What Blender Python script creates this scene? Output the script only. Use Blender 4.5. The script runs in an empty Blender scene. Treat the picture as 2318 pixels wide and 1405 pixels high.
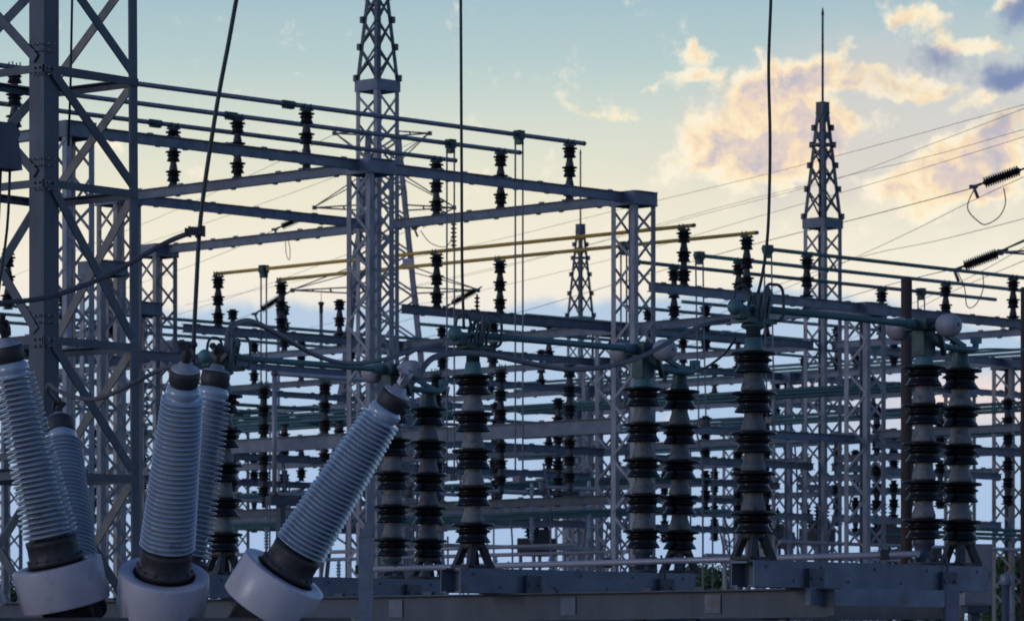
import bpy, math, random
from mathutils import Vector, Matrix
rnd = random.Random(7)
sc = bpy.context.scene
COL = sc.collection
R = math.radians

# ------------------------------------------------------------------ camera geometry
F = 9250.0          # focal length in photo pixels (2318 wide)
CX, HY = 1159.0, 1512.0   # principal column, horizon row
CAMZ = 1.7
def P(px, py, d):
    return Vector(((px - CX) / F * d, d, CAMZ + (HY - py) / F * d))
def proj(v):
    return (CX + v[0] / v[1] * F, HY - (v[2] - CAMZ) / v[1] * F)
# the substation grid: direction A runs right and away, B runs left and away
A2 = Vector((0.6989, 0.7152, 0)); B2 = Vector((-0.7152, 0.6989, 0))
TH = math.atan2(A2.y, A2.x)
O2 = Vector((-3.12, 90.0, 0))
L = 8.55
def W(a, b, z=0.0):
    v = O2 + A2 * a + B2 * b
    return Vector((v.x, v.y, z))
def G(i, j, z=0.0): return W(i * L, j * L, z)

# ------------------------------------------------------------------ materials
def newmat(name):
    m = bpy.data.materials.new(name); m.use_nodes = True
    nt = m.node_tree; b = nt.nodes['Principled BSDF']
    return m, nt, b
def mat(name, c1, c2=None, rough=0.55, metal=0.0, scale=6.0, c3=None, patch=0.62, bump=0.0, spec=0.5, rv=0.12, streak=1.0, coat=0.0):
    m, nt, b = newmat(name)
    N = nt.nodes.new; K = nt.links.new
    c2 = c2 or tuple(x * 0.75 for x in c1)
    tc = N('ShaderNodeTexCoord'); oi = N('ShaderNodeObjectInfo')
    mp = N('ShaderNodeMapping'); mp.inputs['Scale'].default_value = (1, 1, streak)
    ad = N('ShaderNodeVectorMath'); ad.operation = 'ADD'
    sc_ = N('ShaderNodeVectorMath'); sc_.operation = 'SCALE'; sc_.inputs[0].default_value = (13.1, 7.7, 3.3)
    K(oi.outputs['Random'], sc_.inputs['Scale']); K(tc.outputs['Object'], ad.inputs[0]); K(sc_.outputs[0], ad.inputs[1])
    K(ad.outputs[0], mp.inputs['Vector'])
    n1 = N('ShaderNodeTexNoise'); n1.inputs['Scale'].default_value = scale; n1.inputs['Detail'].default_value = 6; n1.inputs['Roughness'].default_value = 0.65
    K(mp.outputs[0], n1.inputs['Vector'])
    r1 = N('ShaderNodeMapRange'); r1.inputs[1].default_value = 0.3; r1.inputs[2].default_value = 0.7
    K(n1.outputs['Fac'], r1.inputs[0])
    mx = N('ShaderNodeMix'); mx.data_type = 'RGBA'; mx.inputs[6].default_value = (*c1, 1); mx.inputs[7].default_value = (*c2, 1)
    K(r1.outputs[0], mx.inputs[0]); out = mx.outputs[2]
    if c3:
        n2 = N('ShaderNodeTexNoise'); n2.inputs['Scale'].default_value = scale * 0.45; n2.inputs['Detail'].default_value = 8; n2.inputs['Roughness'].default_value = 0.75
        K(mp.outputs[0], n2.inputs['Vector'])
        r2 = N('ShaderNodeMapRange'); r2.inputs[1].default_value = patch; r2.inputs[2].default_value = patch + 0.1
        K(n2.outputs['Fac'], r2.inputs[0])
        m2 = N('ShaderNodeMix'); m2.data_type = 'RGBA'; m2.inputs[7].default_value = (*c3, 1)
        K(r2.outputs[0], m2.inputs[0]); K(out, m2.inputs[6]); out = m2.outputs[2]
    # each piece weathers a little differently
    hv = N('ShaderNodeHueSaturation'); mr = N('ShaderNodeMapRange')
    mr.inputs[3].default_value = 1 - rv * 1.6; mr.inputs[4].default_value = 1 + rv * 1.6
    K(oi.outputs['Random'], mr.inputs[0]); K(mr.outputs[0], hv.inputs['Value']); K(out, hv.inputs['Color'])
    K(hv.outputs[0], b.inputs['Base Color'])
    rr = N('ShaderNodeMapRange'); rr.inputs[3].default_value = max(0.05, rough - 0.12); rr.inputs[4].default_value = min(1, rough + 0.12)
    K(n1.outputs['Fac'], rr.inputs[0]); K(rr.outputs[0], b.inputs['Roughness'])
    b.inputs['Metallic'].default_value = metal
    b.inputs['Specular IOR Level'].default_value = spec
    b.inputs['Coat Weight'].default_value = coat; b.inputs['Coat Roughness'].default_value = 0.08
    if bump:
        bp = N('ShaderNodeBump'); bp.inputs['Strength'].default_value = bump; bp.inputs['Distance'].default_value = 0.01
        K(n1.outputs['Fac'], bp.inputs['Height']); K(bp.outputs[0], b.inputs['Normal'])
    return m
M = {}
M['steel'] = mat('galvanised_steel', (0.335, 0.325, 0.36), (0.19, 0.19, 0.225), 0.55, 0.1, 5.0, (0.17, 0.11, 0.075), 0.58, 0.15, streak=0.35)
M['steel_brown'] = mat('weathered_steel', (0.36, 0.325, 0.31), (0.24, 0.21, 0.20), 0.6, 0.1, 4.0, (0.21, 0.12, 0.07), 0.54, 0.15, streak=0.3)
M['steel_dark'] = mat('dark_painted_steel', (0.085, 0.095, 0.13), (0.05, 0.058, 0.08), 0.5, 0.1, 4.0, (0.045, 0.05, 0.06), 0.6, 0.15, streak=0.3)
M['beam'] = mat('girder_steel', (0.185, 0.21, 0.275), (0.115, 0.13, 0.175), 0.5, 0.15, 3.5, (0.13, 0.09, 0.07), 0.59, 0.2, streak=1)
M['alu'] = mat('aluminium_tube', (0.19, 0.20, 0.265), (0.14, 0.15, 0.20), 0.45, 0.3, 3.0, (0.16, 0.16, 0.20), 0.62)
M['lilac'] = mat('pale_aluminium_tube', (0.46, 0.43, 0.48), (0.36, 0.33, 0.37), 0.45, 0.3, 3.0, (0.26, 0.22, 0.22), 0.62)
M['teal'] = mat('verdigris_copper', (0.105, 0.21, 0.215), (0.075, 0.15, 0.155), 0.55, 0.15, 4.0, (0.055, 0.10, 0.105), 0.62)
M['teal_dark'] = mat('dark_verdigris_bronze', (0.06, 0.115, 0.115), (0.03, 0.05, 0.052), 0.5, 0.3, 9.0, (0.11, 0.19, 0.18), 0.63, 0.3)
M['yellow'] = mat('yellow_painted_tube', (0.74, 0.43, 0.07), (0.60, 0.33, 0.05), 0.5, 0.0, 3.0, (0.20, 0.14, 0.06), 0.63)
M['porc'] = mat('dark_brown_glazed_porcelain', (0.008, 0.0065, 0.007), (0.013, 0.010, 0.010), 0.3, 0.0, 9.0, rv=0.05, coat=0.2, spec=0.16)
M['porc_blue'] = mat('blue_grey_glazed_porcelain', (0.42, 0.48, 0.58), (0.33, 0.38, 0.48), 0.2, 0.0, 7.0, (0.17, 0.17, 0.19), 0.6, rv=0.04, coat=0.9)
M['cap'] = mat('galvanised_insulator_cap', (0.21, 0.205, 0.215), (0.115, 0.112, 0.115), 0.6, 0.15, 14.0, (0.075, 0.055, 0.045), 0.56, 0.25, rv=0.2)
M['cap_dark'] = mat('dark_insulator_cap', (0.075, 0.07, 0.075), (0.045, 0.042, 0.045), 0.6, 0.1, 10.0)
M['castdark'] = mat('dark_cast_flange', (0.055, 0.046, 0.05), (0.034, 0.029, 0.034), 0.55, 0.1, 16.0, (0.13, 0.10, 0.09), 0.62, 0.4)
M['white'] = mat('pale_grey_painted_steel', (0.60, 0.54, 0.60), (0.48, 0.43, 0.48), 0.32, 0.0, 4.5, (0.28, 0.23, 0.23), 0.57, 0.08, streak=0.3, coat=0.1)
M['cable'] = mat('stranded_aluminium_cable', (0.16, 0.145, 0.165), (0.10, 0.09, 0.105), 0.7, 0.0, 30.0, spec=0.15)
M['wire'] = mat('dark_cable', (0.03, 0.038, 0.045), (0.02, 0.025, 0.03), 0.5, 0.0, 20.0)
M['rust'] = mat('rusty_brown_pole', (0.055, 0.03, 0.025), (0.032, 0.02, 0.018), 0.75, 0.0, 6.0, (0.085, 0.042, 0.03), 0.58, 0.3, streak=0.2)
M['barrel'] = mat('weathered_grey_aluminium', (0.36, 0.325, 0.36), (0.28, 0.25, 0.28), 0.5, 0.0, 9.0, (0.26, 0.21, 0.21), 0.57, 0.15)
M['tank'] = mat('grey_tank_paint', (0.10, 0.095, 0.115), (0.08, 0.075, 0.09), 0.5, 0.0, 3.0)
M['bark'] = mat('tree_bark', (0.09, 0.065, 0.045), (0.05, 0.04, 0.03), 0.9, 0.0, 8.0)
M['leaf'] = mat('tree_leaf', (0.075, 0.125, 0.04), (0.05, 0.09, 0.03), 0.6, 0.0, 1.2, (0.085, 0.125, 0.035), 0.55)
M['gravel'] = mat('gravel_ground', (0.22, 0.21, 0.20), (0.15, 0.145, 0.14), 0.9, 0.0, 3.0, (0.11, 0.12, 0.07), 0.6, 0.3, rv=0.0)

# ------------------------------------------------------------------ mesh builder
class MB:
    def __init__(s): s.v = []; s.f = []; s.sm = []; s.mi = []; s.cur = 0
    def face(s, idx, smooth=False): s.f.append(tuple(idx)); s.sm.append(smooth); s.mi.append(s.cur)
    def hexa(s, pts):
        n = len(s.v); s.v += [tuple(p) for p in pts]
        for q in ((0, 3, 2, 1), (4, 5, 6, 7), (0, 1, 5, 4), (1, 2, 6, 5), (2, 3, 7, 6), (3, 0, 4, 7)):
            s.face([n + k for k in q])
        return s
    def box(s, c, size):
        x, y, z = c; a, b, h = size[0] / 2, size[1] / 2, size[2] / 2
        return s.hexa([(x - a, y - b, z - h), (x + a, y - b, z - h), (x + a, y + b, z - h), (x - a, y + b, z - h),
                       (x - a, y - b, z + h), (x + a, y - b, z + h), (x + a, y + b, z + h), (x - a, y + b, z + h)])
    def bar(s, p, q, w, h, up=(0, 0, 1)):
        p = Vector(p); q = Vector(q); d = (q - p).normalized(); up = Vector(up)
        sd = d.cross(up)
        if sd.length < 1e-4: sd = d.cross(Vector((1, 0, 0)))
        sd.normalize(); u = sd.cross(d).normalized()
        a = sd * (w / 2); b = u * (h / 2)
        return s.hexa([p - a - b, p + a - b, p + a + b, p - a + b, q - a - b, q + a - b, q + a + b, q - a + b])
    def frustum(s, p, q, w0, w1):
        p = Vector(p); q = Vector(q); d = (q - p).normalized()
        sd = d.cross(Vector((0.3, 1, 0.2))).normalized(); u = sd.cross(d)
        pts = []
        for c, w in ((p, w0), (q, w1)):
            for sx, sy in ((-1, -1), (1, -1), (1, 1), (-1, 1)): pts.append(c + sd * (sx * w / 2) + u * (sy * w / 2))
        return s.hexa(pts)
    def angle(s, p, q, d1, d2, w, t):      # an L section running p->q with flanges along d1 and d2 from the heel
        p = Vector(p); q = Vector(q); d1 = Vector(d1); d2 = Vector(d2)
        prof = [Vector((0, 0, 0)), d1 * w, d1 * w + d2 * t, d1 * t + d2 * t, d1 * t + d2 * w, d2 * w]
        n = len(s.v)
        s.v += [tuple(p + o) for o in prof] + [tuple(q + o) for o in prof]
        for k in range(6):
            a, b = k, (k + 1) % 6; s.face([n + a, n + b, n + 6 + b, n + 6 + a])
        s.face([n, n + 3, n + 2, n + 1]); s.face([n, n + 5, n + 4, n + 3])
        s.face([n + 6, n + 7, n + 8, n + 9]); s.face([n + 6, n + 9, n + 10, n + 11])
        return s
    def tube(s, pts, r, n=8, caps=True):
        pts = [Vector(p) for p in pts]; rs = r if isinstance(r, (list, tuple)) else [r] * len(pts)
        base = len(s.v); u = None
        for k, p in enumerate(pts):
            d = (pts[min(k + 1, len(pts) - 1)] - pts[max(k - 1, 0)]).normalized()
            if u is None:
                u = d.cross(Vector((0, 0, 1)))
                if u.length < 1e-3: u = d.cross(Vector((1, 0, 0)))
            u = (u - d * u.dot(d)).normalized(); w = d.cross(u)
            for m in range(n):
                t = 2 * math.pi * m / n
                s.v.append(tuple(p + (u * math.cos(t) + w * math.sin(t)) * rs[k]))
        for k in range(len(pts) - 1):
            for m in range(n):
                a = base + k * n + m; b = base + k * n + (m + 1) % n
                s.face([a, b, b + n, a + n], True)
        if caps:
            s.face([base + m for m in range(n)][::-1]); e = base + (len(pts) - 1) * n
            s.face([e + m for m in range(n)])
        return s
    def lathe(s, prof, o=(0, 0, 0), ax=(0, 0, 1), n=24, sharp=False, closed=False):
        o = Vector(o); ax = Vector(ax).normalized()
        u = ax.cross(Vector((0, 1, 0)))
        if u.length < 1e-3: u = ax.cross(Vector((1, 0, 0)))
        u.normalize(); w = ax.cross(u); base = len(s.v)
        for r, z in prof:
            for m in range(n):
                t = 2 * math.pi * m / n
                s.v.append(tuple(o + ax * z + (u * math.cos(t) + w * math.sin(t)) * r))
        K = len(prof)
        for k in range(K if closed else K - 1):
            k2 = (k + 1) % K
            for m in range(n):
                a = base + k * n + m; b = base + k * n + (m + 1) % n
                c = base + k2 * n + (m + 1) % n; d = base + k2 * n + m
                s.face([a, d, c, b], not sharp)
        if not closed:
            s.face([base + m for m in range(n)], False); e = base + (K - 1) * n
            s.face([e + m for m in range(n)][::-1], False)
        return s
    def ball(s, c, r, n=16):
        c = Vector(c); k = n // 2
        return s.lathe([(max(0.0005, math.sin(math.pi * i / k)) * r, -math.cos(math.pi * i / k) * r) for i in range(k + 1)], c, (0, 0, 1), n)
    def mesh(s, name, mats):
        me = bpy.data.meshes.new(name); me.from_pydata(s.v, [], s.f)
        me.polygons.foreach_set('use_smooth', s.sm)
        mats = mats if isinstance(mats, (list, tuple)) else [mats]
        for m in mats: me.materials.append(m)
        if len(mats) > 1: me.polygons.foreach_set('material_index', s.mi)
        me.update()
        return me
    def build(s, name, mats, parent=None):
        o = bpy.data.objects.new(name, s.mesh(name, mats)); COL.objects.link(o)
        if parent is not None: o.parent = parent
        return o
def tag(o, label, cat, group=None, kind='thing'):
    if label: o['label'] = label
    if cat: o['category'] = cat
    if group: o['group'] = group
    if kind: o['kind'] = kind
    return o
def thing(name, label, cat, loc=(0, 0, 0), rz=0.0, group=None):
    o = bpy.data.objects.new(name, None); COL.objects.link(o); o.empty_display_size = 0.2
    o.location = loc; o.rotation_euler = (0, 0, rz)
    return tag(o, label, cat, group)
def dup(root, loc, rz=None, label=None, group=None):
    def cp(o, par):
        c = o.copy(); COL.objects.link(c)
        if par is not None: c.parent = par
        for ch in o.children: cp(ch, c)
        return c
    r = cp(root, None); r.location = loc
    if rz is not None: r.rotation_euler = (0, 0, rz)
    if label: r['label'] = label
    if group: r['group'] = group
    return r
def smooth_path(pts, k=6):
    pts = [Vector(p) for p in pts]; out = []
    for i in range(len(pts) - 1):
        p0 = pts[max(i - 1, 0)]; p1 = pts[i]; p2 = pts[i + 1]; p3 = pts[min(i + 2, len(pts) - 1)]
        for s in range(k):
            t = s / k
            out.append(0.5 * ((2 * p1) + (p2 - p0) * t + (2 * p0 - 5 * p1 + 4 * p2 - p3) * t * t + (3 * p1 - p0 - 3 * p2 + p3) * t ** 3))
    out.append(pts[-1]); return out

ORD = ['leftmost', 'second from the left', 'third from the left', 'fourth from the left', 'fifth from the left', 'sixth from the left',
       'seventh from the left', 'eighth from the left', 'ninth from the left', 'tenth from the left', 'eleventh from the left', 'twelfth from the left',
       'thirteenth from the left', 'fourteenth from the left', 'fifteenth from the left', 'sixteenth from the left', 'seventeenth from the left',
       'eighteenth from the left', 'nineteenth from the left', 'twentieth from the left']

# ------------------------------------------------------------------ ground and sky
g = MB(); g.v = [(-6000, -200, 0), (6000, -200, 0), (6000, 9000, 0), (-6000, 9000, 0)]; g.face([0, 1, 2, 3])
tag(g.build('ground', M['gravel']), None, None, kind='structure')

# ------------------------------------------------------------------ lattice columns
CW = 0.74          # face width of a gantry column
def lattice_legs(w, z0, z1, w1=None, fl=0.14, t=0.016):
    w1 = w if w1 is None else w1; out = []
    for sx, sy in ((-1, -1), (1, -1), (1, 1), (-1, 1)):
        m = MB(); m.angle((sx * w / 2, sy * w / 2, z0), (sx * w1 / 2, sy * w1 / 2, z1), (-sx, 0, 0), (0, -sy, 0), fl, t); out.append(m)
    return out
def lattice_faces(w, z0, z1, n, w1=None, bw=0.066, t=0.012, flip=False):
    w1 = w if w1 is None else w1; out = []
    wz = lambda z: w + (w1 - w) * (z - z0) / (z1 - z0)
    for nx, ny in ((0, -1), (1, 0), (0, 1), (-1, 0)):
        m = MB(); tx, ty = -ny, nx
        for k in range(n):
            za = z0 + (z1 - z0) * k / n; zb = z0 + (z1 - z0) * (k + 1) / n
            for sgn, off in (((1 if k % 2 == 0 else -1), 0.008),):
                if flip: sgn = 1
                ha, hb = wz(za) / 2, wz(zb) / 2
                pa = Vector((nx * (ha + off) - sgn * tx * (ha - 0.03), ny * (ha + off) - sgn * ty * (ha - 0.03), za + 0.02))
                pb = Vector((nx * (hb + off) + sgn * tx * (hb - 0.03), ny * (hb + off) + sgn * ty * (hb - 0.03), zb - 0.02))
                m.bar(pa, pb, t, bw, up=Vector((nx, ny, 0)).cross(pb - pa))
        out.append(m)
    return out
def bolt_plates(m, w, z0, z1, step):
    z = z0
    while z < z1:
        for sx, sy in ((-1, -1), (1, -1), (1, 1), (-1, 1)):
            m.box((sx * (w / 2 - 0.07), sy * (w / 2 + 0.012), z), (0.11, 0.02, 0.10))
            m.box((sx * (w / 2 + 0.012), sy * (w / 2 - 0.07), z), (0.02, 0.11, 0.10))
        z += step
_colproto = {}
def column(H, loc, label, group, steel='steel', cap=True, simple=False):
    key = (H, steel, cap)
    if key in _colproto:
        return dup(_colproto[key], loc, TH, label, group)
    r = thing('lattice_column', label, 'lattice column', loc, TH, group)
    for m in lattice_legs(CW, 0.05, H - 0.3): m.build('leg', M[steel], r)
    n = int(round((H - 0.35) / 0.66))
    for m in lattice_faces(CW, 0.1, H - 0.32, n): m.build('bracing', M[steel], r)
    b = MB(); b.box((0, 0, 0.04), (1.1, 1.1, 0.08)); b.build('base_plate', M[steel], r)
    if cap:
        c = MB(); w = CW + 0.06
        for sx, sy in ((0, -1), (1, 0), (0, 1), (-1, 0)):
            a = w if sx == 0 else 0.03; bb = w - 0.07 if sy == 0 else 0.03
            c.box((sx * (w / 2 - 0.015), sy * (w / 2 - 0.015), H - 0.145), (a, bb, 0.33))
            if sx == 0: c.box((0, sy * (w / 2 + 0.02), H + 0.005), (w - 0.1, 0.1, 0.02)); c.box((0, sy * (w / 2 + 0.02), H - 0.295), (w - 0.1, 0.1, 0.02))
        c.box((0, 0, H + 0.022), (w - 0.12, w - 0.12, 0.012))
        c.build('cap_frame', M['beam'], r)
    _colproto[key] = r
    return r

H1, H2, H3 = 12.86, 10.8, 7.62
COLS = []   # (i,j,object)
def col(i, j, H, label, group=None, steel='steel'):
    o = column(H, G(i, j), label, group, steel); COLS.append((i, j, o)); return o
col(0, 0, H1, 'tall grey lattice column where four top girders meet, in front of the central tower', 'gantry columns')
col(1, 0, H1, 'grey lattice column with a flat box cap at the right end of the top girders', 'gantry columns')
col(-1, 0, H1, 'grey lattice column just behind the dark near tower, under the upper girder', 'gantry columns')
col(0, 1, H1, 'rusty brown lattice column behind the right leg of the dark near tower', 'gantry columns', 'steel_brown')
col(1, 2, H1, 'lattice column right of the near tower, capped by the lowest of the upper left girders', 'gantry columns', 'steel_brown')
col(2, 0, H2, 'lattice column with a pale box cap, left of the rusty pole', 'gantry columns')
far_cols = []
for (i, j) in ((2, 1), (2, 2), (2, 3), (3, 0), (3, 2), (3, 3), (4, 1), (4, 2), (4, 3), (4, 4), (5, 2), (5, 3), (5, 4), (6, 3), (6, 4), (6, 5), (5, 1), (3, 4), (4, 5), (5, 5), (2, 4), (-0.35, 0.65), (0.5, 1.5), (1.5, 2.5)):
    px = proj(G(i, j, 5))[0]
    if -60 < px < 2380:
        far_cols.append(col(i, j, H2, 'x', 'distant gantry columns', 'steel_brown' if int(i * 3 + j) % 4 == 1 else 'steel'))
ZONES = [(300, 'seen through the dark near tower'), (480, 'between the near tower and the middle bushing'), (780, 'left of the tilted right bushing'), (930, 'straight behind the central tower'),
         (1120, 'behind the left stack of the middle switch'), (1370, 'between the stacks of the middle switch'), (1600, 'behind the paired stacks of the middle switch'), (1780, 'behind the left stack of the right switch'),
         (2035, 'left of the rusty brown pole'), (2230, 'behind the paired stacks of the right switch'), (9e9, 'at the right edge')]
def zone(px): return next(t for lim, t in ZONES if px < lim)
def zone_labels(objs, what, pxf, share=False, grp=None):
    d = {}
    for o in objs: d.setdefault(zone(pxf(o)), []).append(o)
    for z, l in d.items():
        l.sort(key=pxf)
        for k, o in enumerate(l):
            if share:
                o['label'] = '%s %s' % (what, z); o['group'] = '%s %s' % (grp, z)
            else:
                w_ = '' if len(l) == 1 else (', leftmost', ', rightmost')[k > 0] if len(l) == 2 else (', ' + (ORD[k] if k < len(l) - 1 else 'rightmost'))
                o['label'] = '%s %s%s' % (what, z, w_)
zone_labels(far_cols, 'slender distant lattice column', lambda o: proj(o.location + Vector((0, 0, 5)))[0])

# ------------------------------------------------------------------ spired lightning towers on the grid
def spire_tower(loc, zp, zt, zs, w, label, top_w=0.22, n=5, step=0.66):
    r = thing('spired_tower', label, 'lattice tower', loc, TH, 'lattice towers with lightning spikes')
    for m in lattice_legs(w, 0.05, zp, fl=0.13): m.build('leg', M['steel'], r)
    for m in lattice_faces(w, 0.1, zp - 0.05, int((zp - 0.1) / step)): m.build('bracing', M['steel'], r)
    c = MB(); ww = w + 0.05
    for sx, sy in ((0, -1), (1, 0), (0, 1), (-1, 0)):
        a = ww if sx == 0 else 0.03; bb = ww - 0.07 if sy == 0 else 0.03
        c.box((sx * (ww / 2 - 0.015), sy * (ww / 2 - 0.015), zp + 0.13), (a, bb, 0.28))
    c.build('platform_frame', M['beam'], r)
    z0 = zp + 0.27
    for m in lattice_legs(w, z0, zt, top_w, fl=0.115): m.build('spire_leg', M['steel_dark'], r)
    # spire bracing: panels that shorten towards the top
    m = MB(); zz = [z0 + (zt - z0) * f for f in (0.02, 0.26, 0.47, 0.65, 0.80, 0.94)]
    wz = lambda z: w + (top_w - w) * (z - z0) / (zt - z0)
    for za, zb in zip(zz, zz[1:]):
        for nx, ny in ((0, -1), (1, 0), (0, 1), (-1, 0)):
            tx, ty = -ny, nx
            for sgn, off in ((1, 0.01), (-1, -0.012)):
                ha, hb = wz(za) / 2, wz(zb) / 2
                pa = Vector((nx * (ha + off) - sgn * tx * ha, ny * (ha + off) - sgn * ty * ha, za))
                pb = Vector((nx * (hb + off) + sgn * tx * hb, ny * (hb + off) + sgn * ty * hb, zb))
                m.bar(pa, pb, 0.012, 0.06, up=Vector((nx, ny, 0)).cross(pb - pa))
        h = wz(za) / 2 + 0.02
        for sx, sy in ((-1, -1), (1, -1), (1, 1), (-1, 1)): m.box((sx * h * 0.97, sy * h * 0.97, za), (0.10, 0.10, 0.16))
    zc = zz[3]; h = wz(zc)
    for nx, ny in ((0, -1), (1, 0), (0, 1), (-1, 0)):
        m.box((nx * (h / 2 + 0.035), ny * (h / 2 + 0.035), zc), (h if nx == 0 else 0.05, h if ny == 0 else 0.05, 0.06))
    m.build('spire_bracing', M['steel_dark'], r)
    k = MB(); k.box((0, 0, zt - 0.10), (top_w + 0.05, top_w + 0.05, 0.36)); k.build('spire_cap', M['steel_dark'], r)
    s = MB(); s.tube([(0, 0, zt + 0.08), (0, 0, zt + 0.09), (0, 0, zs - 0.25)], [0.045, 0.034, 0.030], 10); s.lathe([(0.02, 0), (0.042, 0.03), (0.036, 0.12), (0.001, 0.27)], (0, 0, zs - 0.27), (0, 0, 1), 10)
    s.build('lightning_spike', M['steel_dark'], r)
    return r
def zof(py, d): return CAMZ + (HY - py) / F * d
d = G(1, 1).y
spire_tower(G(1, 1) + Vector((-0.1, 0, 0)), zof(208, d), zof(-110, d), zof(-400, d), 0.76, 'tall central spired lattice tower rising out of the top of the photo')
d = G(3, 1).y
spire_tower(G(3, 1), zof(517, d), zof(238, d), zof(15, d), 0.76, 'spired lattice tower on the right with its lightning spike fully against the clouds')
d = 157.0; v = P(1314, 1300, d)
spire_tower(Vector((v.x, d, 0)), zof(733, d), zof(512, d), zof(335, d), 0.74, 'smaller distant spired lattice tower left of the capped column')

# ------------------------------------------------------------------ girders
def girder_mesh(length, h=0.225, w=0.15, stiff=False):
    m = MB(); t = 0.016
    m.box((length / 2, 0, -h / 2), (length, 0.012, h - 2 * t))
    m.box((length / 2, 0, -t / 2), (length, w, t)); m.box((length / 2, 0, -h + t / 2), (length, w, t))
    n = max(2, int(length / 1.05))
    for k in range(n):
        x = length * (k + 0.5 + 0.18 * math.sin(k * 2.3)) / n
        m.box((x, 0.03, 0.018), (0.13, 0.06, 0.034)); m.box((x + 0.16, -0.03, -h - 0.016), (0.11, 0.06, 0.03))
        if stiff: m.box((x + 0.3, 0, -h / 2), (0.012, w - 0.02, h - 2 * t - 0.002))
    return m
_gm = {}
GIRD = []
def girder(a0, b0, a1, b1, z, label, group='gantry girders', matl='beam', h=0.225, w=0.15):
    p = W(a0, b0, z); q = W(a1, b1, z); dd = q - p
    key = (round(dd.length, 3), matl, h, w)
    if key not in _gm: _gm[key] = girder_mesh(dd.length, h, w).mesh('steel_girder', M[matl])
    o = bpy.data.objects.new('steel_girder', _gm[key]); COL.objects.link(o)
    o.location = p; o.rotation_euler = (0, 0, math.atan2(dd.y, dd.x))
    tag(o, label, 'girder', group); GIRD.append(o); return o
E = CW / 2 + 0.035
def gridA(i, j, z, label, db=0.0, **k): return girder(i * L + E, j * L + db, (i + 1) * L - E, j * L + db, z, label, **k)
def gridB(i, j, z, label, **k): return girder(i * L, j * L + E, i * L, (j + 1) * L - E, z, label, **k)
gridA(-1, 0, H1, 'top girder from the near tower to the column in front of the central tower')
gridA(0, 0, H1, 'top girder sloping down right to the box capped column, below the longest grey pipe')
gridB(0, 0, H1, 'upper left girder under the three black insulators, left of the central tower')
gridB(1, 0, H1, 'upper girder under the three black insulators left of the box capped column')
gridA(0, 1, H1, 'second girder from the near tower, sloping down right to the central tower')
gridB(1, 1, H1, 'lowest upper left girder, rising from the rusty column to the central tower')
gridB(-1, 0, H1, 'girder running behind the dark near tower at the left edge')
gridA(1, 0, H2, 'girder right of the box capped column, carrying two yellow pipe insulators', db=-0.12)
gridA(1, 1, H2, 'girder carrying the two middle yellow pipe insulators, right of the central tower', db=-0.3)
gridA(1, 2, H2, 'girder carrying the two left yellow pipe insulators, left of the central tower', db=-0.56)
gridB(2, 0, H2, 'girder rising right to the pale box cap, under two teal pipe insulators')
gridB(2, 1, H2, 'girder rising right from behind the central tower to the box capped column')
gridA(2, 0, H2, 'girder passing behind the brown pole to the right edge below the teal pipes')
gridB(1, 0, H3, 'deep lower girder left of the box capped column, insulators above and below it', h=0.36, w=0.2)
gridB(1, 1, H3, 'deep lower girder left of the central tower, insulators above and below it', h=0.36, w=0.2)
far_g = []
def fg(f, i, j, z):
    o = f(i, j, z, 'x', group='distant gantry girders', h=0.19, w=0.14); far_g.append(o)
for i, j in ((2, 1), (2, 2), (3, 1), (3, 2), (4, 2), (4, 3), (5, 3), (3, 3), (5, 2), (4, 1)): fg(gridA, i, j, H2)
for i, j in ((3, 0), (3, 1), (3, 2), (4, 1), (4, 2), (4, 3), (5, 2), (5, 3), (6, 3), (2, 2)): fg(gridB, i, j, H2)
for i, j in ((1, 0), (1, 1), (1, 2), (2, 0), (2, 1), (2, 2), (3, 1), (3, 2), (3, 3), (4, 2), (4, 3)): fg(gridA, i, j, H3 - (0.2 if i > 1 else 0.12))
for i, j in ((2, -1), (2, 0), (2, 1), (3, 0), (3, 1), (3, 2), (4, 1), (4, 2), (5, 2), (5, 3)): fg(gridB, i, j, H3)
for i, j in ((2, 4), (3, 4), (1, 3), (2, 3), (4, 4)): fg(gridA, i, j, H2)
for i, j in ((2, 3), (3, 3), (4, 4), (1, 2)): fg(gridB, i, j, H2)
for i, j in ((1, 3), (2, 3), (2, 4), (3, 4)): fg(gridA, i, j, H3 - 0.3)
for i, j in ((2, 2), (2, 3), (1, 2)): fg(gridB, i, j, H3)
H4 = 6.0
for i, j in ((2, 1), (2, 2), (3, 2), (2, 3), (3, 1)): fg(gridA, i, j, H4)
for i, j in ((2, 1), (2, 2), (3, 2)): fg(gridB, i, j, H4 + 0.1)

# ------------------------------------------------------------------ post insulators
PORC = [(0.25, 0.0), (0.60, 0.006), (0.88, -0.004), (0.97, -0.014), (1.0, -0.036), (1.0, -0.062), (0.97, -0.082), (0.85, -0.092), (0.72, -0.10), (0.68, -0.12), (0.68, -0.165), (0.76, -0.18),
        (0.83, -0.205), (0.83, -0.235), (0.74, -0.25), (0.68, -0.262), (0.66, -0.33), (0.70, -0.385), (0.77, -0.44), (0.825, -0.495), (0.81, -0.52), (0.66, -0.47), (0.5, -0.44), (0.25, -0.43)]
CAPP = [(0.25, -0.435), (0.42, -0.45), (0.40, -0.56), (0.415, -0.66), (0.47, -0.76), (0.53, -0.87), (0.55, -0.95), (0.52, -0.99), (0.25, -0.994)]
def stack(prof, R_, u, ztop, units):      # one continuous lathed profile for a stack of units
    out = []
    for k in range(units): out += [(r * R_, ztop - k * u + z * u) for r, z in prof]
    return out
IH = 1.33; IR = 0.185
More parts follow.
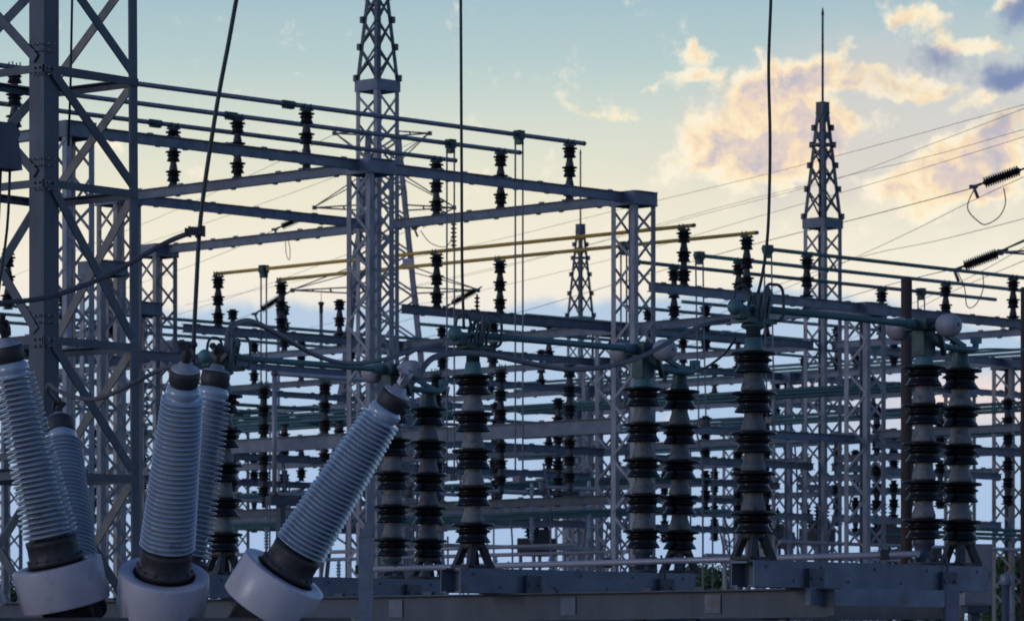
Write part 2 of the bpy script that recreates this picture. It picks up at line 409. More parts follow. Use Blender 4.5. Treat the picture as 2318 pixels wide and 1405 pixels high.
def make_post(units=3, h=IH, R_=IR, n=18, parts=True):
    r = thing('post_insulator', 'x', 'insulator', (0, 0, 0), TH)
    u = (h - 0.12) / (units - 0.35); zt = h - 0.07
    a = MB(); b = MB()
    a.lathe(stack(PORC, R_, u, zt, units), n=n)
    zb = zt - (units - 1) * u - 0.44 * u
    b.lathe([(0.1 * R_, zt + 0.045), (0.6 * R_, zt + 0.04), (0.62 * R_, zt + 0.006), (0.25 * R_, zt + 0.004)] + stack(CAPP, R_, u, zt, units - 1) + [(0.25 * R_, zb), (0.5 * R_, zb), (0.5 * R_, 0.03), (0.66 * R_, 0.028), (0.66 * R_, 0.002)], n=14)
    a.build('porcelain', M['porc'], r); b.build('metal_caps', M['cap_dark'], r)
    c = MB()
    c.box((0, 0, zt + 0.058), (0.26, 0.2, 0.025))
    for sx in (-0.1, 0.1):
        c.box((sx, 0, zt + 0.085), (0.05, 0.16, 0.03))
        for sy in (-0.06, 0.06): c.tube([(sx, sy, zt + 0.07), (sx, sy, zt + 0.2)], 0.014, 6)
    c.build('pipe_clamp', M['teal_dark'], r)
    return r
post3 = make_post()
_used = [False]
POSTS = []
def post(loc, label, group, proto=post3, rz=TH):
    if proto is post3 and not _used[0]:
        _used[0] = True; proto.location = loc; proto['label'] = label; proto['group'] = group; o = proto
    else: o = dup(proto, loc, rz, label, group)
    POSTS.append(o); return o
TS = (0.242, 0.512, 0.772)
names3 = ('longest uppermost', 'middle', 'lowest shortest')
for t, nm in zip(TS, names3):
    post(W(0, t * L, H1), 'black post insulator holding the %s grey pipe, left of the central tower' % nm, 'insulators of the grey pipes')
    post(W(L, t * L, H1), 'black post insulator holding the end of the %s grey pipe' % nm, 'insulators of the grey pipes')
US = (0.192, 0.458); YB = (-0.12, L - 0.3, 2 * L - 0.56)
for j, nm in ((0, 'right end'), (1, 'middle'), (2, 'left end')):
    for u, w2 in zip(US, ('upper', 'lower')):
        post(W(L + u * L, YB[j], H2), 'black post insulator under the %s of the %s yellow pipe' % (nm, w2), 'insulators of the yellow pipes')
TT = (0.222, 0.49, 0.752)
for t, nm in zip(TT, ('top', 'middle', 'bottom')):
    post(W(2 * L, t * L, H2), 'black post insulator under the left part of the %s teal pipe' % nm, 'insulators of the teal pipes')
    post(W(3 * L, t * L, H2), 'black post insulator near the right edge under the %s teal pipe' % nm, 'insulators of the teal pipes')

# ------------------------------------------------------------------ tubular buses
def bus(a0, b0, a1, b1, z, r, matl, label, group, couplers=(), plug=True):
    p = W(a0, b0, z); q = W(a1, b1, z); dd = q - p
    o = thing('bus_pipe', label, 'pipe', p, math.atan2(dd.y, dd.x), group)
    m = MB(); ln = dd.length
    m.tube([(0, 0, 0), (ln, 0, 0)], r, 14); m.build('tube', M[matl], o)
    for x in couplers:
        k = MB(); k.tube([(x - 0.19, 0, 0), (x - 0.17, 0, 0), (x + 0.17, 0, 0), (x + 0.19, 0, 0)], [r * 1.02, r * 1.45, r * 1.45, r * 1.02], 12)
        for e in (-0.12, -0.04, 0.04, 0.12): k.box((x + e, 0, -r * 1.4), (0.035, r * 2.2, r * 1.1))
        k.build('coupler', M['teal_dark'] if matl == 'alu' else M[matl], o)
    if plug:
        k = MB(); k.lathe([(r * 0.3, 0), (r * 1.05, 0.004), (r * 1.08, 0.05), (r * 0.9, 0.075), (r * 0.3, 0.085)], (ln, 0, 0), (1, 0, 0), 12); k.build('end_plug', M['steel_dark'], o)
    return o
ZP = IH + 0.075
for t, nm, a1, cp in zip(TS, names3, (L + 0.46, L + 0.62, L + 0.62), ((-0.55,), (-0.2,), (-0.55,))):
    a0 = -2.6 * L
    bus(a0, t * L, a1, t * L, H1 + ZP, 0.055, 'alu', '%s of the three grey pipes crossing the sky left of centre' % nm.capitalize().replace('Lowest shortest', 'Lowest, shortest').replace('Longest uppermost', 'Uppermost, longest'), 'grey bus pipes', [c - a0 for c in cp])
for u, nm in zip(US, ('upper', 'lower')):
    bus(L + u * L, 2 * L - 0.42, L + u * L, -0.4, H2 + ZP, 0.046, 'yellow', '%s of the two long yellow pipes' % nm.capitalize(), 'yellow bus pipes', (), True)
for t, nm, a0 in zip(TT, ('Top', 'Middle', 'Bottom'), (1.80 * L, 1.80 * L, 1.80 * L)):
    bus(a0, t * L, 3.6 * L, t * L, H2 + ZP, 0.05, 'teal', '%s of the three teal pipes running to the right edge' % nm, 'teal bus pipes', (0.2,), False)

# ------------------------------------------------------------------ far rows: lower insulators, pipes, droppers
def make_hang():
    r = thing('hanging_insulator', 'x', 'insulator', (0, 0, 0), TH)
    u = 0.40; a = MB(); b = MB()
    a.lathe(stack(PORC, IR, u, -0.1, 3), n=16)
    b.lathe([(0.04, 0.0), (0.1, -0.002), (0.1, -0.06), (0.05, -0.1)] + stack(CAPP, IR, u, -0.1, 3) + [(0.05, -1.3), (0.05, -1.42), (0.01, -1.425)], n=12)
    a.build('porcelain', M['porc'], r); b.build('metal_caps', M['cap_dark'], r)
    return r
hang = make_hang(); hang_used = [False]
def hangi(loc, label, group):
    if not hang_used[0]:
        hang_used[0] = True; hang.location = loc; hang['label'] = label; hang['group'] = group; return hang
    return dup(hang, loc, TH, label, group)
lowpos = []
for j in (0, 1):
    for t in TS:
        lowpos.append((1, j + t))
lp = sorted(lowpos, key=lambda q: proj(W(q[0] * L, q[1] * L, H3))[0])
for k, (i, b) in enumerate(lp):
    post(W(i * L, b * L, H3), 'black post insulator standing on the deep lower girder, %s' % ORD[k], 'insulators on the deep lower girder')
    hangi(W(i * L, b * L, H3 - 0.37), 'black insulator hanging under the deep lower girder, %s' % ORD[k], 'insulators under the deep lower girder')
# bottom frame under the hanging insulators
girder(L, 0.1 * L, L, 0.95 * L, H3 - 1.82, 'dark narrow beam below the hanging insulators, right of the central tower', 'low switch beams', 'steel_dark', 0.2, 0.16)
girder(L, 1.1 * L, L, 1.95 * L, H3 - 1.82, 'dark narrow beam below the hanging insulators, left of the central tower', 'low switch beams', 'steel_dark', 0.2, 0.16)
for k, (i, b) in enumerate(lp):
    o = thing('arm_pipe', 'pale horizontal pipe at the foot of the hanging insulators, %s' % ORD[k], 'pipe', W(i * L, b * L, H3 - 1.62), TH, 'pale pipes below the hanging insulators')
    m = MB(); m.tube([(-0.95, 0, 0), (0.9, 0, 0)], 0.05, 10); m.build('tube', M['lilac'], o)
    m = MB(); m.tube([(-0.95, 0, -0.12), (-0.95, 0, 0.14)], 0.09, 10); m.box((-0.95, 0, 0.18), (0.14, 0.3, 0.05)); m.build('clamp', M['cap'], o)

# far posts (single mesh each)
def far_post_mesh(units=3, h=1.33, R_=0.185):
    m = MB(); u = (h - 0.1) / (units - 0.35); zt = h - 0.05
    prof = [(0.02, h + 0.0), (0.10, h), (0.10, zt + 0.01)]
    for k in range(units): prof += [(r * R_, zt - k * u + z * u) for r, z in PORC] + ([(r * R_, zt - k * u + z * u) for r, z in CAPP] if k < units - 1 else [])
    prof += [(0.08, zt - (units - 1) * u - 0.44 * u), (0.09, 0.02), (0.12, 0.0)]
    m.lathe(prof, n=12)
    for q in range(len(m.f)):
        k = q // 12
        if k < len(prof) - 1:
            w_ = (k - 2) % (len(PORC) + len(CAPP)); m.mi[q] = 0 if (k >= 2 and w_ <= len(PORC)) else 1
    return m.mesh('far_insulator', [M['porc'], M['cap_dark']])
FPM = far_post_mesh()
def slim_mesh(h=1.5, n=16, r=0.075):
    m = MB(); prof = [(0.03, 0)]
    for k in range(n):
        z = 0.08 + (h - 0.16) * k / n; s = (h - 0.16) / n
        prof += [(r * 0.55, z), (r, z + s * 0.3), (r, z + s * 0.42), (r * 0.55, z + s * 0.6)]
    prof += [(r * 0.6, h - 0.06), (r * 0.6, h), (0.02, h)]
    m.lathe(prof, n=10)
    return m.mesh('slim_insulator', M['porc_blue'])
SLM = slim_mesh()
fars = []
def farpost(loc, hanging=False, me=None, name='post_insulator'):
    o = bpy.data.objects.new(name, me or FPM); COL.objects.link(o); o.location = loc
    o.rotation_euler = (math.pi if hanging else 0, 0, TH)
    tag(o, 'x', 'insulator', 'small insulators in the far rows'); fars.append(o); return o
for (i, j) in ((5, 2), (5, 3), (2, 1), (2, 2), (3, 0), (3, 1), (3, 2), (4, 1), (4, 2), (2, 3), (3, 3)):
    for t in TS:
        z = H3; px, py = proj(W(i * L, (j + t) * L, z))
        if 0 < px < 2330:
            farpost(W(i * L, (j + t) * L, z)); farpost(W(i * L, (j + t) * L, z - 0.24), True)
for (i, j) in ((3, 1), (3, 2), (4, 1), (4, 2), (4, 3), (5, 3), (2, 2), (2, 3), (3, 3), (5, 2), (6, 3)):
    for t in TS:
        px, py = proj(W(i * L, (j + t) * L, H2))
        if 0 < px < 2330: farpost(W(i * L, (j + t) * L, H2))
fbus = []
def farbus(a0, b0, a1, b1, z, r=0.05, matl='teal', cp=()):
    o = bus(a0, b0, a1, b1, z, r, matl, 'x', 'teal pipes in the far rows', cp, False); fbus.append(o)
for t in TS:
    farbus(3.0 * L - 1, (1 + t) * L, 4.3 * L, (1 + t) * L, H2 + 1.36)
    farbus(3.0 * L - 1, (2 + t) * L, 5.2 * L, (2 + t) * L, H2 + 1.36, cp=(9.0,))
    farbus(2.15 * L + t * 4, 0.1 * L, 2.15 * L + t * 4, 1.9 * L, H3 + 1.36)
    farbus(3.1 * L + t * 5, 0.0 * L, 3.1 * L + t * 5, 2.9 * L, H3 + 1.36, cp=(7.0,))
    farbus(4.1 * L + t * 5, 0.6 * L, 4.1 * L + t * 5, 3.9 * L, H3 + 1.3, cp=(12.0,))
    farbus(5.1 * L + t * 5, 1.2 * L, 5.1 * L + t * 5, 4.9 * L, H2 + 1.3)
    farbus(1.15 * L + t * 4, 1.1 * L, 1.15 * L + t * 4, 2.4 * L, H3 + 0.75, 0.045)
    farbus(1.15 * L + t * 4, 0.1 * L, 1.15 * L + t * 4, 2.4 * L, 5.55, 0.05)
    farbus(3.1 * L, (0.2 + t) * L, 4.6 * L, (0.2 + t) * L, 5.5, 0.05)
    farbus(1.1 * L, (2 + t) * L, 3.1 * L, (2 + t) * L, H3 + 1.36, cp=(11.0,))
    farbus(1.2 * L, (3 + t) * L, 3.4 * L, (3 + t) * L, H2 + 1.36)
    farbus(2.2 * L + t * 4, 2.1 * L, 2.2 * L + t * 4, 3.9 * L, H3 + 1.36)
    farbus(2.2 * L + t * 4, 1.1 * L, 2.2 * L + t * 4, 3.9 * L, H4 + 0.9)
# low pale tubes and racks
lows = []
for k, (a0, b0, a1, b1, z) in enumerate(((1.3, 0.5, 1.3, 2.3, 4.75), (1.5, 0.4, 1.5, 2.3, 4.62), (1.9, 0.3, 1.9, 1.9, 4.45), (2.2, 0.5, 3.4, 0.5, 5.0), (2.2, 0.8, 3.4, 0.8, 4.7), (1.2, 1.2, 2.1, 1.2, 4.9))):
    o = bus(a0 * L, b0 * L, a1 * L, b1 * L, z, 0.05, 'lilac', 'pale low pipe behind the foot of the near switches, %s' % 'abcdef'[k], 'pale low pipes', (), False); lows.append(o)
for o, w in zip(lows, ('nearest of the long left ones', 'just below the nearest long one', 'lowest, right of the tilted bushing', 'upper one behind the right switches', 'lower one behind the right switches', 'short one behind the tilted bushing')):
    o['label'] = 'pale low horizontal pipe in the far rows, %s' % w
for k in range(16):
    b = 0.45 + 0.115 * k
    a = (1.3, 1.5)[k % 2]
    farpost(W(a * L, b * L, (4.82, 3.1)[k % 2]), False, SLM, 'slim_insulator')

# risers: thin vertical pipes in the low rows
risers = []
for k in range(58):
    a = rnd.choice((1.3, 1.5, 1.9, 2.3, 2.6, 3.2)); b = rnd.uniform(0.1, 2.5)
    p = W(a * L, b * L, 0); zt = rnd.uniform(4.6, 6.2) if k % 2 else rnd.uniform(6.5, 9.4)
    px = proj(Vector((p.x, p.y, 5)))[0]
    if not (480 < px < 2300): continue
    m = MB(); lx = rnd.uniform(-0.25, 0.25)
    m.tube(smooth_path([(0, 0, 0), (0, 0, zt - 1.6), (lx * 0.3, 0, zt - 0.7), (lx, 0, zt)], 4), 0.028, 6)
    o = m.build('riser_pipe', M['alu']); o.location = p
    tag(o, 'x', 'pipe', 'thin upright pipes behind the switches'); risers.append(o)

# paired dropper rods from the pipes
def dropper(p_top, zb, label, matl='alu', gap=0.125, r=0.021, lean=(0.0, 0.0)):
    o = thing('dropper_rods', label, 'connector', p_top, TH, 'paired rods hanging from the pipes')
    for s in (-1, 1):
        m = MB(); ln = p_top.z - zb
        m.tube(smooth_path([(s * gap / 2, -s * gap / 2, -0.1), (s * gap / 2 + lean[0] * 0.4, -s * gap / 2, -ln * 0.5), (s * gap / 2 + lean[0], -s * gap / 2 + lean[1], -ln)], 5), r, 8)
        m.build('rod', M[matl], o)
    k = MB(); k.box((0, 0, 0.0), (0.2, 0.2, 0.2)); k.box((0, 0, -0.16), (0.16, 0.16, 0.13))
    for q in (-0.1, 0.1):
        for w in (-0.08, 0.0, 0.08): k.box((q, q * 0.2, w), (0.04, 0.2, 0.035)); k.box((q * 0.2, q, w), (0.2, 0.04, 0.035))
    k.build('clamp', M['teal_dark'], o)
    k = MB(); k.box((lean[0], lean[1], -ln), (0.22, 0.22, 0.16)); k.build('foot_clamp', M['cap'], o)
    return o
def a_for_px(px, b, z):    # position along a pipe in A direction whose column in the photo is px
    lo, hi = -20.0, 60.0
    for _ in range(50):
        m = (lo + hi) / 2
        if proj(W(m, b, z))[0] < px: lo = m
        else: hi = m
    return lo
def b_for_px(px, a, z):
    lo, hi = -30.0, 60.0
    for _ in range(50):
        m = (lo + hi) / 2
        if proj(W(a, m, z))[0] > px: lo = m
        else: hi = m
    return lo
a = a_for_px(1175, TS[0] * L, 14); dropper(W(a, TS[0] * L, H1 + ZP), zof(1085, W(a, TS[0] * L).y), 'pair of pale rods hanging from the uppermost grey pipe')
a = a_for_px(1020, TS[1] * L, 14); dropper(W(a, TS[1] * L, H1 + ZP), zof(1080, W(a, TS[1] * L).y), 'pair of pale rods hanging from the middle grey pipe')
b = b_for_px(597, L + US[0] * L, 12); dropper(W(L + US[0] * L, b, H2 + ZP), zof(1090, W(L, b).y), 'pair of dark rods hanging from the left end of the upper yellow pipe', 'steel_dark', 0.1)
b = b_for_px(1412, L + US[1] * L, 12); dropper(W(L + US[1] * L, b, H2 + ZP), zof(900, W(L, b).y), 'pair of dark rods hanging from the lower yellow pipe behind the capped column', 'steel_dark', 0.1)
for px, t, nm, pe in ((1583, TT[1], 'middle', 955), (1738, TT[0], 'top', 950), (2085, TT[2], 'bottom', 960)):
    a = a_for_px(px, t * L, 12); dropper(W(a, t * L, H2 + ZP), zof(pe, W(a, t * L).y), 'pair of pale rods hanging from the %s teal pipe' % nm, 'alu', 0.13, 0.02, (0.12, 0.0))

# pale tube frame between the left yellow insulators and the central tower
o = thing('tube_frame', 'pale pipe frame with one upright, left of the tilted bushing', 'pipe frame', P(621, 1512, 95) * 1, TH)
o.location.z = 0
zt = zof(845, 95); zb = zof(1117, 95)
m = MB(); m.tube([(0, 0, zb), (0, 0, zt)], 0.055, 12); m.build('upright', M['lilac'], o)
m = MB(); m.tube([(0, 0, zt), (2.9, 0, zt)], 0.055, 12); m.build('top_pipe', M['lilac'], o)
m = MB(); m.tube([(0, 0, zb), (1.6, 0, zb)], 0.055, 12); m.build('lower_pipe', M['lilac'], o)
m = MB(); m.ball((0, 0, zt), 0.085, 12); m.ball((0, 0, zb), 0.085, 12); m.build('elbow', M['cap'], o)
m = MB(); m.box((0.9, 0, zb - 0.17), (2.2, 0.2, 0.2)); m.box((0.2, 0, (zb - 0.27) / 2), (0.16, 0.16, zb - 0.27)); m.build('support_bracket', M['steel_dark'], o)

# ------------------------------------------------------------------ transmission tower behind the centre
def string_insulator(m, p, q, r=0.125, n=15):
    p = Vector(p); q = Vector(q); ln = (q - p).length; ax = (q - p).normalized(); prof = [(0.02, 0)]
    for k in range(n):
        z = ln * (0.06 + 0.88 * k / n); s = ln * 0.88 / n
        prof += [(r * 0.5, z), (r * 0.8, z + s * 0.2), (r, z + s * 0.5), (r * 0.92, z + s * 0.64), (r * 0.5, z + s * 0.75)]
    prof += [(0.03, ln * 0.97), (0.02, ln)]
    m.lathe(prof, p, ax, 12)
def tower(cx, d, levels, base_half, top_half, ytop, label, group=None):
    c = P(cx, HY, d); r = thing('transmission_tower', label, 'pylon', (c.x, d, 0), 0, group)
    zt = zof(ytop, d); s = d / F
    wb, wt = base_half * s, top_half * s
    for sx, sy in ((-1, -1), (1, -1), (1, 1), (-1, 1)):
        m = MB(); m.angle((sx * wb, sy * wb, 0.0), (sx * wt, sy * wt, zt), (-sx, 0, 0), (0, -sy, 0), 0.16, 0.02); m.build('leg', M['steel'], r)
    wz = lambda z: wb + (wt - wb) * z / zt
    for nx, ny in ((0, -1), (1, 0), (0, 1), (-1, 0)):
        m = MB(); z = 0.3; tx, ty = -ny, nx
        while z < zt - 0.3:
            z2 = min(zt - 0.05, z + wz(z) * 1.25)
            for sg in (1, -1):
                a, b = wz(z), wz(z2)
                m.bar((nx * a - sg * tx * a, ny * a - sg * ty * a, z), (nx * (b + .01 * sg) + sg * tx * b, ny * (b + .01 * sg) + sg * ty * b, z2), 0.07, 0.07)
            z = z2
        m.build('bracing', M['steel'], r)
    for (y, xl, xr, rise) in levels:
        z = zof(y, d)
        for xe in (xl, xr):
            if xe is None: continue
            X = (xe - cx) * s; m = MB(); w = wz(z)
            sg = 1 if X > 0 else -1
            for sy in (-1, 1):
                m.bar((sg * w, sy * w, z), (X, 0, z), 0.05, 0.05)
                m.bar((sg * wz(z + rise), sy * wz(z + rise), z + rise), (X, 0, z + 0.03), 0.035, 0.035)
            m.box((X, 0, z), (0.16, 0.16, 0.14))
            for f in (0.35, 0.65):
                m.bar((sg * w + (X - sg * w) * f, -w * (1 - f), z), (sg * w + (X - sg * w) * f, w * (1 - f), z), 0.05, 0.05)
            m.build('crossarm', M['steel_dark'], r)
    return r
DT = 150.0
tw = tower(868, DT, ((302, 757, 973, -0.85), (470, 712, 1028, 1.1), (657, 662, 1082, 0.75)), 172, 36, 300, 'transmission pylon with three pairs of crossarms behind the central tower')
m = MB(); m.box((P(926, 604, DT).x - P(868, 604, DT).x, -1.1, zof(604, DT)), (0.42, 0.04, 0.4)); m.build('plate', M['lilac'], tw)
def strings(name_label, pts, d, loop=None, r=0.15):
    p, q = [P(x, y, d) for x, y in pts]
    o = thing('string_insulator', name_label, 'insulator', p, 0, 'line insulator strings')
    m = MB(); string_insulator(m, (0, 0, 0), q - p, r); m.build('discs', M['porc'], o)
    k = MB(); ax = (q - p).normalized()
    k.tube([Vector((0, 0, 0)), -ax * 0.25], 0.03, 6); k.tube([q - p, q - p + ax * 0.22], 0.04, 6)
    e = q - p + ax * 0.22
    k.box(e + Vector((0, 0, 0)), (0.22, 0.08, 0.09)); k.tube([e, e + Vector((0.12, 0, -0.3))], 0.045, 6)
    k.build('end_fitting', M['steel_dark'], o)
    return o, q
LEFT = [('dark disc string below the left end of the middle crossarm', ((695, 488), (634, 514)), DT),
        ('dark disc string below the right end of the middle crossarm', ((1010, 480), (950, 511)), DT),
        ('dark disc string at the left end of the lowest crossarm', ((646, 666), (588, 703)), DT),
        ('dark disc string at the right end of the lowest crossarm', ((1078, 656), (1020, 688)), DT),
        ('upper dark disc string at the right edge against the gold cloud', ((2312, 384), (2222, 416)), 105),
        ('lower dark disc string at the right edge above the teal pipes', ((2262, 572), (2178, 604)), 105)]
ends = []
for lb, pts, d_ in LEFT: ends.append(strings(lb, pts, d_)[1])
tower(2560, 105.0, ((352, 2318 + 40, 2760, 1.2), (571, 2264, 2800, 1.0), (160, 2420, 2700, 1.0)), 230, 60, 100, 'transmission pylon off the right edge, one crossarm reaching into view')
def wire(pts, d0, d1, r, label, name='power_line', cat='wire', group='overhead wires', matl='wire', sag=0.0, k=6):
    n = len(pts); P3 = [P(x, y, d0 + (d1 - d0) * q / (n - 1)) for q, (x, y) in enumerate(pts)]
    m = MB(); m.tube(smooth_path(P3, k), r, 6); o = m.build(name, M[matl]); return tag(o, label, cat, group)
wire([(2209, 421), (2190, 470), (2217, 503), (2235, 507), (2262, 490), (2276, 460), (2272, 425)], 105, 105, 0.016, 'hanging wire loop under the upper right disc string', 'jumper_loop', 'wire', 'jumper loops')
wire([(2166, 612), (2183, 650), (2188, 690), (2200, 696), (2215, 680), (2226, 650), (2224, 615)], 105, 105, 0.014, 'hanging wire loop under the lower right disc string', 'jumper_loop', 'wire', 'jumper loops')
wire([(646, 540), (648, 575), (655, 588), (656, 560), (648, 530)], 150, 150, 0.016, 'small wire loop under the left disc string', 'jumper_loop', 'wire', 'jumper loops')
wire([(952, 522), (975, 550), (1010, 558), (1026, 530)], 150, 148, 0.016, 'wire loop hanging under the right end of the middle crossarm', 'jumper_loop', 'wire', 'jumper loops')
WL = [([(2318, 237), (2000, 325), (1700, 403), (1380, 480), (1080, 553), (800, 610), (420, 690)], 'highest thin wire falling leftward from the right edge past the pylons'),
      ([(2318, 246), (2130, 318), (1895, 405), (1600, 483), (1280, 568), (900, 655)], 'thin wire second from the top at the right edge'),
      ([(2318, 293), (2100, 355), (1900, 402), (1600, 477), (1200, 590), (880, 662)], 'thin wire third from the top at the right edge'),
      ([(2318, 310), (2000, 408), (1700, 495), (1400, 582), (1100, 655), (700, 742)], 'thin wire fourth from the top at the right edge'),
      ([(2209, 424), (1960, 490), (1710, 552), (1430, 632), (1100, 728), (760, 815)], 'wire running left from the upper right disc string'),
      ([(2318, 400), (2200, 455), (2060, 525), (1935, 583), (1760, 660), (1560, 735), (1400, 790)], 'steeper wire crossing below the upper right disc string'),
      ([(2318, 495), (2120, 545), (1940, 584), (1700, 665), (1480, 730), (1200, 800)], 'wire leaving the right edge below the gold cloud'),
      ([(2166, 607), (2000, 648), (1780, 715), (1500, 800)], 'wire running left from the lower right disc string'),
      ([(2318, 560), (2170, 640), (2000, 712), (1780, 790)], 'wire dropping across the teal pipes near the brown pole'),
      ([(2318, 590), (2150, 662), (2000, 735), (1840, 800)], 'lower wire dropping across the teal pipes near the brown pole'),
      ([(590, 704), (420, 760), (200, 820), (-60, 880)], 'wire running left from the lowest left disc string'),
      ([(630, 516), (500, 575), (320, 640), (-60, 760)], 'wire running left from the middle left disc string'),
      ([(1018, 690), (900, 730), (700, 780), (400, 850)], 'wire running left from the right end of the lowest crossarm'),
      ([(948, 513), (800, 570), (560, 660), (300, 745)], 'wire running left from the right end of the middle crossarm'),
      ([(757, 304), (560, 400), (340, 500), (-60, 660)], 'wire running left from the top left crossarm end'),
      ([(973, 304), (760, 400), (480, 500), (300, 560)], 'wire running left from the top right crossarm end')]
for k, (pts, lb) in enumerate(WL):
    d0 = 105 if k in (4, 7) else (150 if k >= 10 else 140)
    wire(pts, d0, d0 + 110, 0.012 if k >= 4 and k < 10 else 0.0095, lb)

b = b_for_px(33, -L, 13.5); post(W(-L, b, H1), 'black post insulator left of the dark near tower at the photo edge', 'insulators of the grey pipes')
# slim arresters and lamp posts
for px, y0, y1, d_, lb in ((1080, 665, 735, 110, 'slim dark insulator standing right of the central tower above the arcing horns'), (1027, 488, 562, 104, 'slim dark insulator beside the pair of pale rods'), (150, 572, 655, 100, 'slim dark insulator behind the near tower leg')):
    m = MB(); h = (y1 - y0) / F * d_; prof = [(0.02, 0), (0.03, 0.02)]
    for k in range(7):
        z = h * (0.05 + 0.9 * k / 7); q = h * 0.9 / 7; prof += [(0.03, z), (0.085, z + q * .3), (0.08, z + q * .42), (0.03, z + q * .6)]
    prof += [(0.02, h)]; m.lathe(prof, n=12); o = m.build('slim_insulator', M['porc']); o.location = P(px, y1, d_); tag(o, lb, 'insulator')
for px, y0, lb in ((630, 690, 'left of two pale posts with dark heads beyond the girders'), (727, 685, 'right of two pale posts with dark heads beyond the girders')):
    c = P(px, y0, 150); r = thing('lamp_post', lb[0].upper() + lb[1:], 'lamp post', (c.x, c.y, 0), 0, 'pale posts in the distance')
    m = MB(); m.tube([(0, 0, 0), (0, 0, c.z - 0.4)], 0.065, 10); m.build('pole', M['lilac'], r)
    m = MB(); m.lathe([(0.05, 0), (0.07, 0.05), (0.075, 0.34), (0.11, 0.36), (0.11, 0.44), (0.03, 0.46)], (0, 0, c.z - 0.42), n=12); m.tube([(0, 0, c.z), (0, 0, c.z + 0.35)], 0.012, 6); m.build('head', M['castdark'], r)

# ------------------------------------------------------------------ the near lattice tower at the left edge
DN = 36.0
c = P(97, HY, DN); wN = 1.17; hd = wN / math.sqrt(2)
THN = TH + R(5.5)
nt = thing('near_lattice_tower', 'dark heavy lattice tower filling the left edge, nearest of all the towers', 'lattice tower', (c.x - hd * math.sin(R(5.5)), DN + hd * math.cos(R(5.5)), 0), THN)
ztop = zof(-200, DN)
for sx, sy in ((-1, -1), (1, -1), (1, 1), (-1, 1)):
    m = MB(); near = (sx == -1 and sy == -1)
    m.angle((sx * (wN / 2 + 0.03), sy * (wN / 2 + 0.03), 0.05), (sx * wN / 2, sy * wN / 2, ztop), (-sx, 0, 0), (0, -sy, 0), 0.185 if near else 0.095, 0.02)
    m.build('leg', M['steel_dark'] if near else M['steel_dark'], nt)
levs = [zof(y, DN) for y in (1395, 1065, 760, 405, 145, -110)]
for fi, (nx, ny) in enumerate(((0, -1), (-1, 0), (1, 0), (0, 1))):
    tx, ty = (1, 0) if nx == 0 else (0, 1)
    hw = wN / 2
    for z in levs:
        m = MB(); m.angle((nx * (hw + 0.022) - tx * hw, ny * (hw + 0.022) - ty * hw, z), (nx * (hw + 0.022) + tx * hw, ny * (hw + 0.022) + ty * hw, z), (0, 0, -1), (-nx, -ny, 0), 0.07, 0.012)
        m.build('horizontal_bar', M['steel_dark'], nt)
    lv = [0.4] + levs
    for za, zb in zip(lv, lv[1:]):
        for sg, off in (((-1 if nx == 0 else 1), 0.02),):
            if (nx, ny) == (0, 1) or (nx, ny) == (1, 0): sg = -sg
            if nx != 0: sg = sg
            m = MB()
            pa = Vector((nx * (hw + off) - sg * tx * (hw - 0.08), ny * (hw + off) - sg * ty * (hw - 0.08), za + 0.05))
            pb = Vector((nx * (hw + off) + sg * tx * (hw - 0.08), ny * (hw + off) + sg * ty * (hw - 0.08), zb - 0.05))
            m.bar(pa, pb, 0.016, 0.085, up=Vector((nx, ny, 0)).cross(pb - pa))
            m.build('diagonal_bar', M['steel_dark'] if (nx + ny) < 0 else M['steel_brown'], nt)  # rear-face diagonals get paler steel: the light they catch is put into the colour
m = MB()
for z in levs:   # bolt heads on the near leg
    for dz in (-0.09, -0.03, 0.12, 0.18):
        for q in (0.06, 0.12):
            m.lathe([(0.004, -0.004), (0.012, -0.004), (0.012, 0.010), (0.004, 0.012)], (-wN / 2 - 0.031 + q, -wN / 2 - 0.032, z + dz), (0, -1, 0), 6)
            m.lathe([(0.004, -0.004), (0.012, -0.004), (0.012, 0.010), (0.004, 0.012)], (-wN / 2 - 0.032, -wN / 2 - 0.031 + q, z + dz), (-1, 0, 0), 6)
m.build('bolt_heads', M['cap'], nt)
# grey box on the left of the tower
bx = thing('junction_box', 'grey tapered steel box hung left of the near tower', 'box', P(12, 385, 35.2), TH)
m = MB(); m.hexa([(-.2, -.1, 0), (.11, -.1, 0), (.11, .1, 0), (-.2, .1, 0), (-.17, -.08, .4), (.06, -.08, .4), (.06, .08, .4), (-.17, .08, .4)]); m.build('housing', M['steel_dark'], bx)
m = MB(); m.bar((-.5, 0.12, .36), (.3, .2, .36), 0.05, 0.06); m.build('bracket', M['steel_dark'], bx)
for k in range(2):
    m = MB(); m.tube(smooth_path([(-0.05 + .1 * k, 0, 0), (-0.08 + .1 * k, 0, -0.5), (-0.16 + 0.08 * k, 0, -1.1), (-0.2 + .02 * k, 0, -1.9)], 4), 0.012, 6); m.build('cable_tail', M['wire'], bx)
c = P(148, 20, 34.9)
m = MB(); m.tube([P(164, -40, 37), P(160, 180, 37), P(155, 330, 37)], 0.012, 6); tag(m.build('ground_wire', M['wire']), 'thin wire hanging down beside the near tower', 'wire')
for px, y0, lb in ((18, 575, 'dark post insulator at the left edge beside the near tower'), (250, 640, 'dark insulator seen through the lower bracing of the near tower'), (145, 665, 'dark insulator partly behind the thick near tower leg')):
    post(P(px, y0 + 125, 98), lb, 'insulators behind the near tower')
girder(-0.9 * L, 0.9 * L, 0.0 * L - E, 0.9 * L, zof(768, 90), 'lower girder seen through the bracing of the near tower', 'gantry girders')
girder(-0.9 * L, 1.35 * L, 0.8 * L, 1.35 * L, zof(775, 98), 'second lower girder seen through the bracing of the near tower', 'gantry girders')

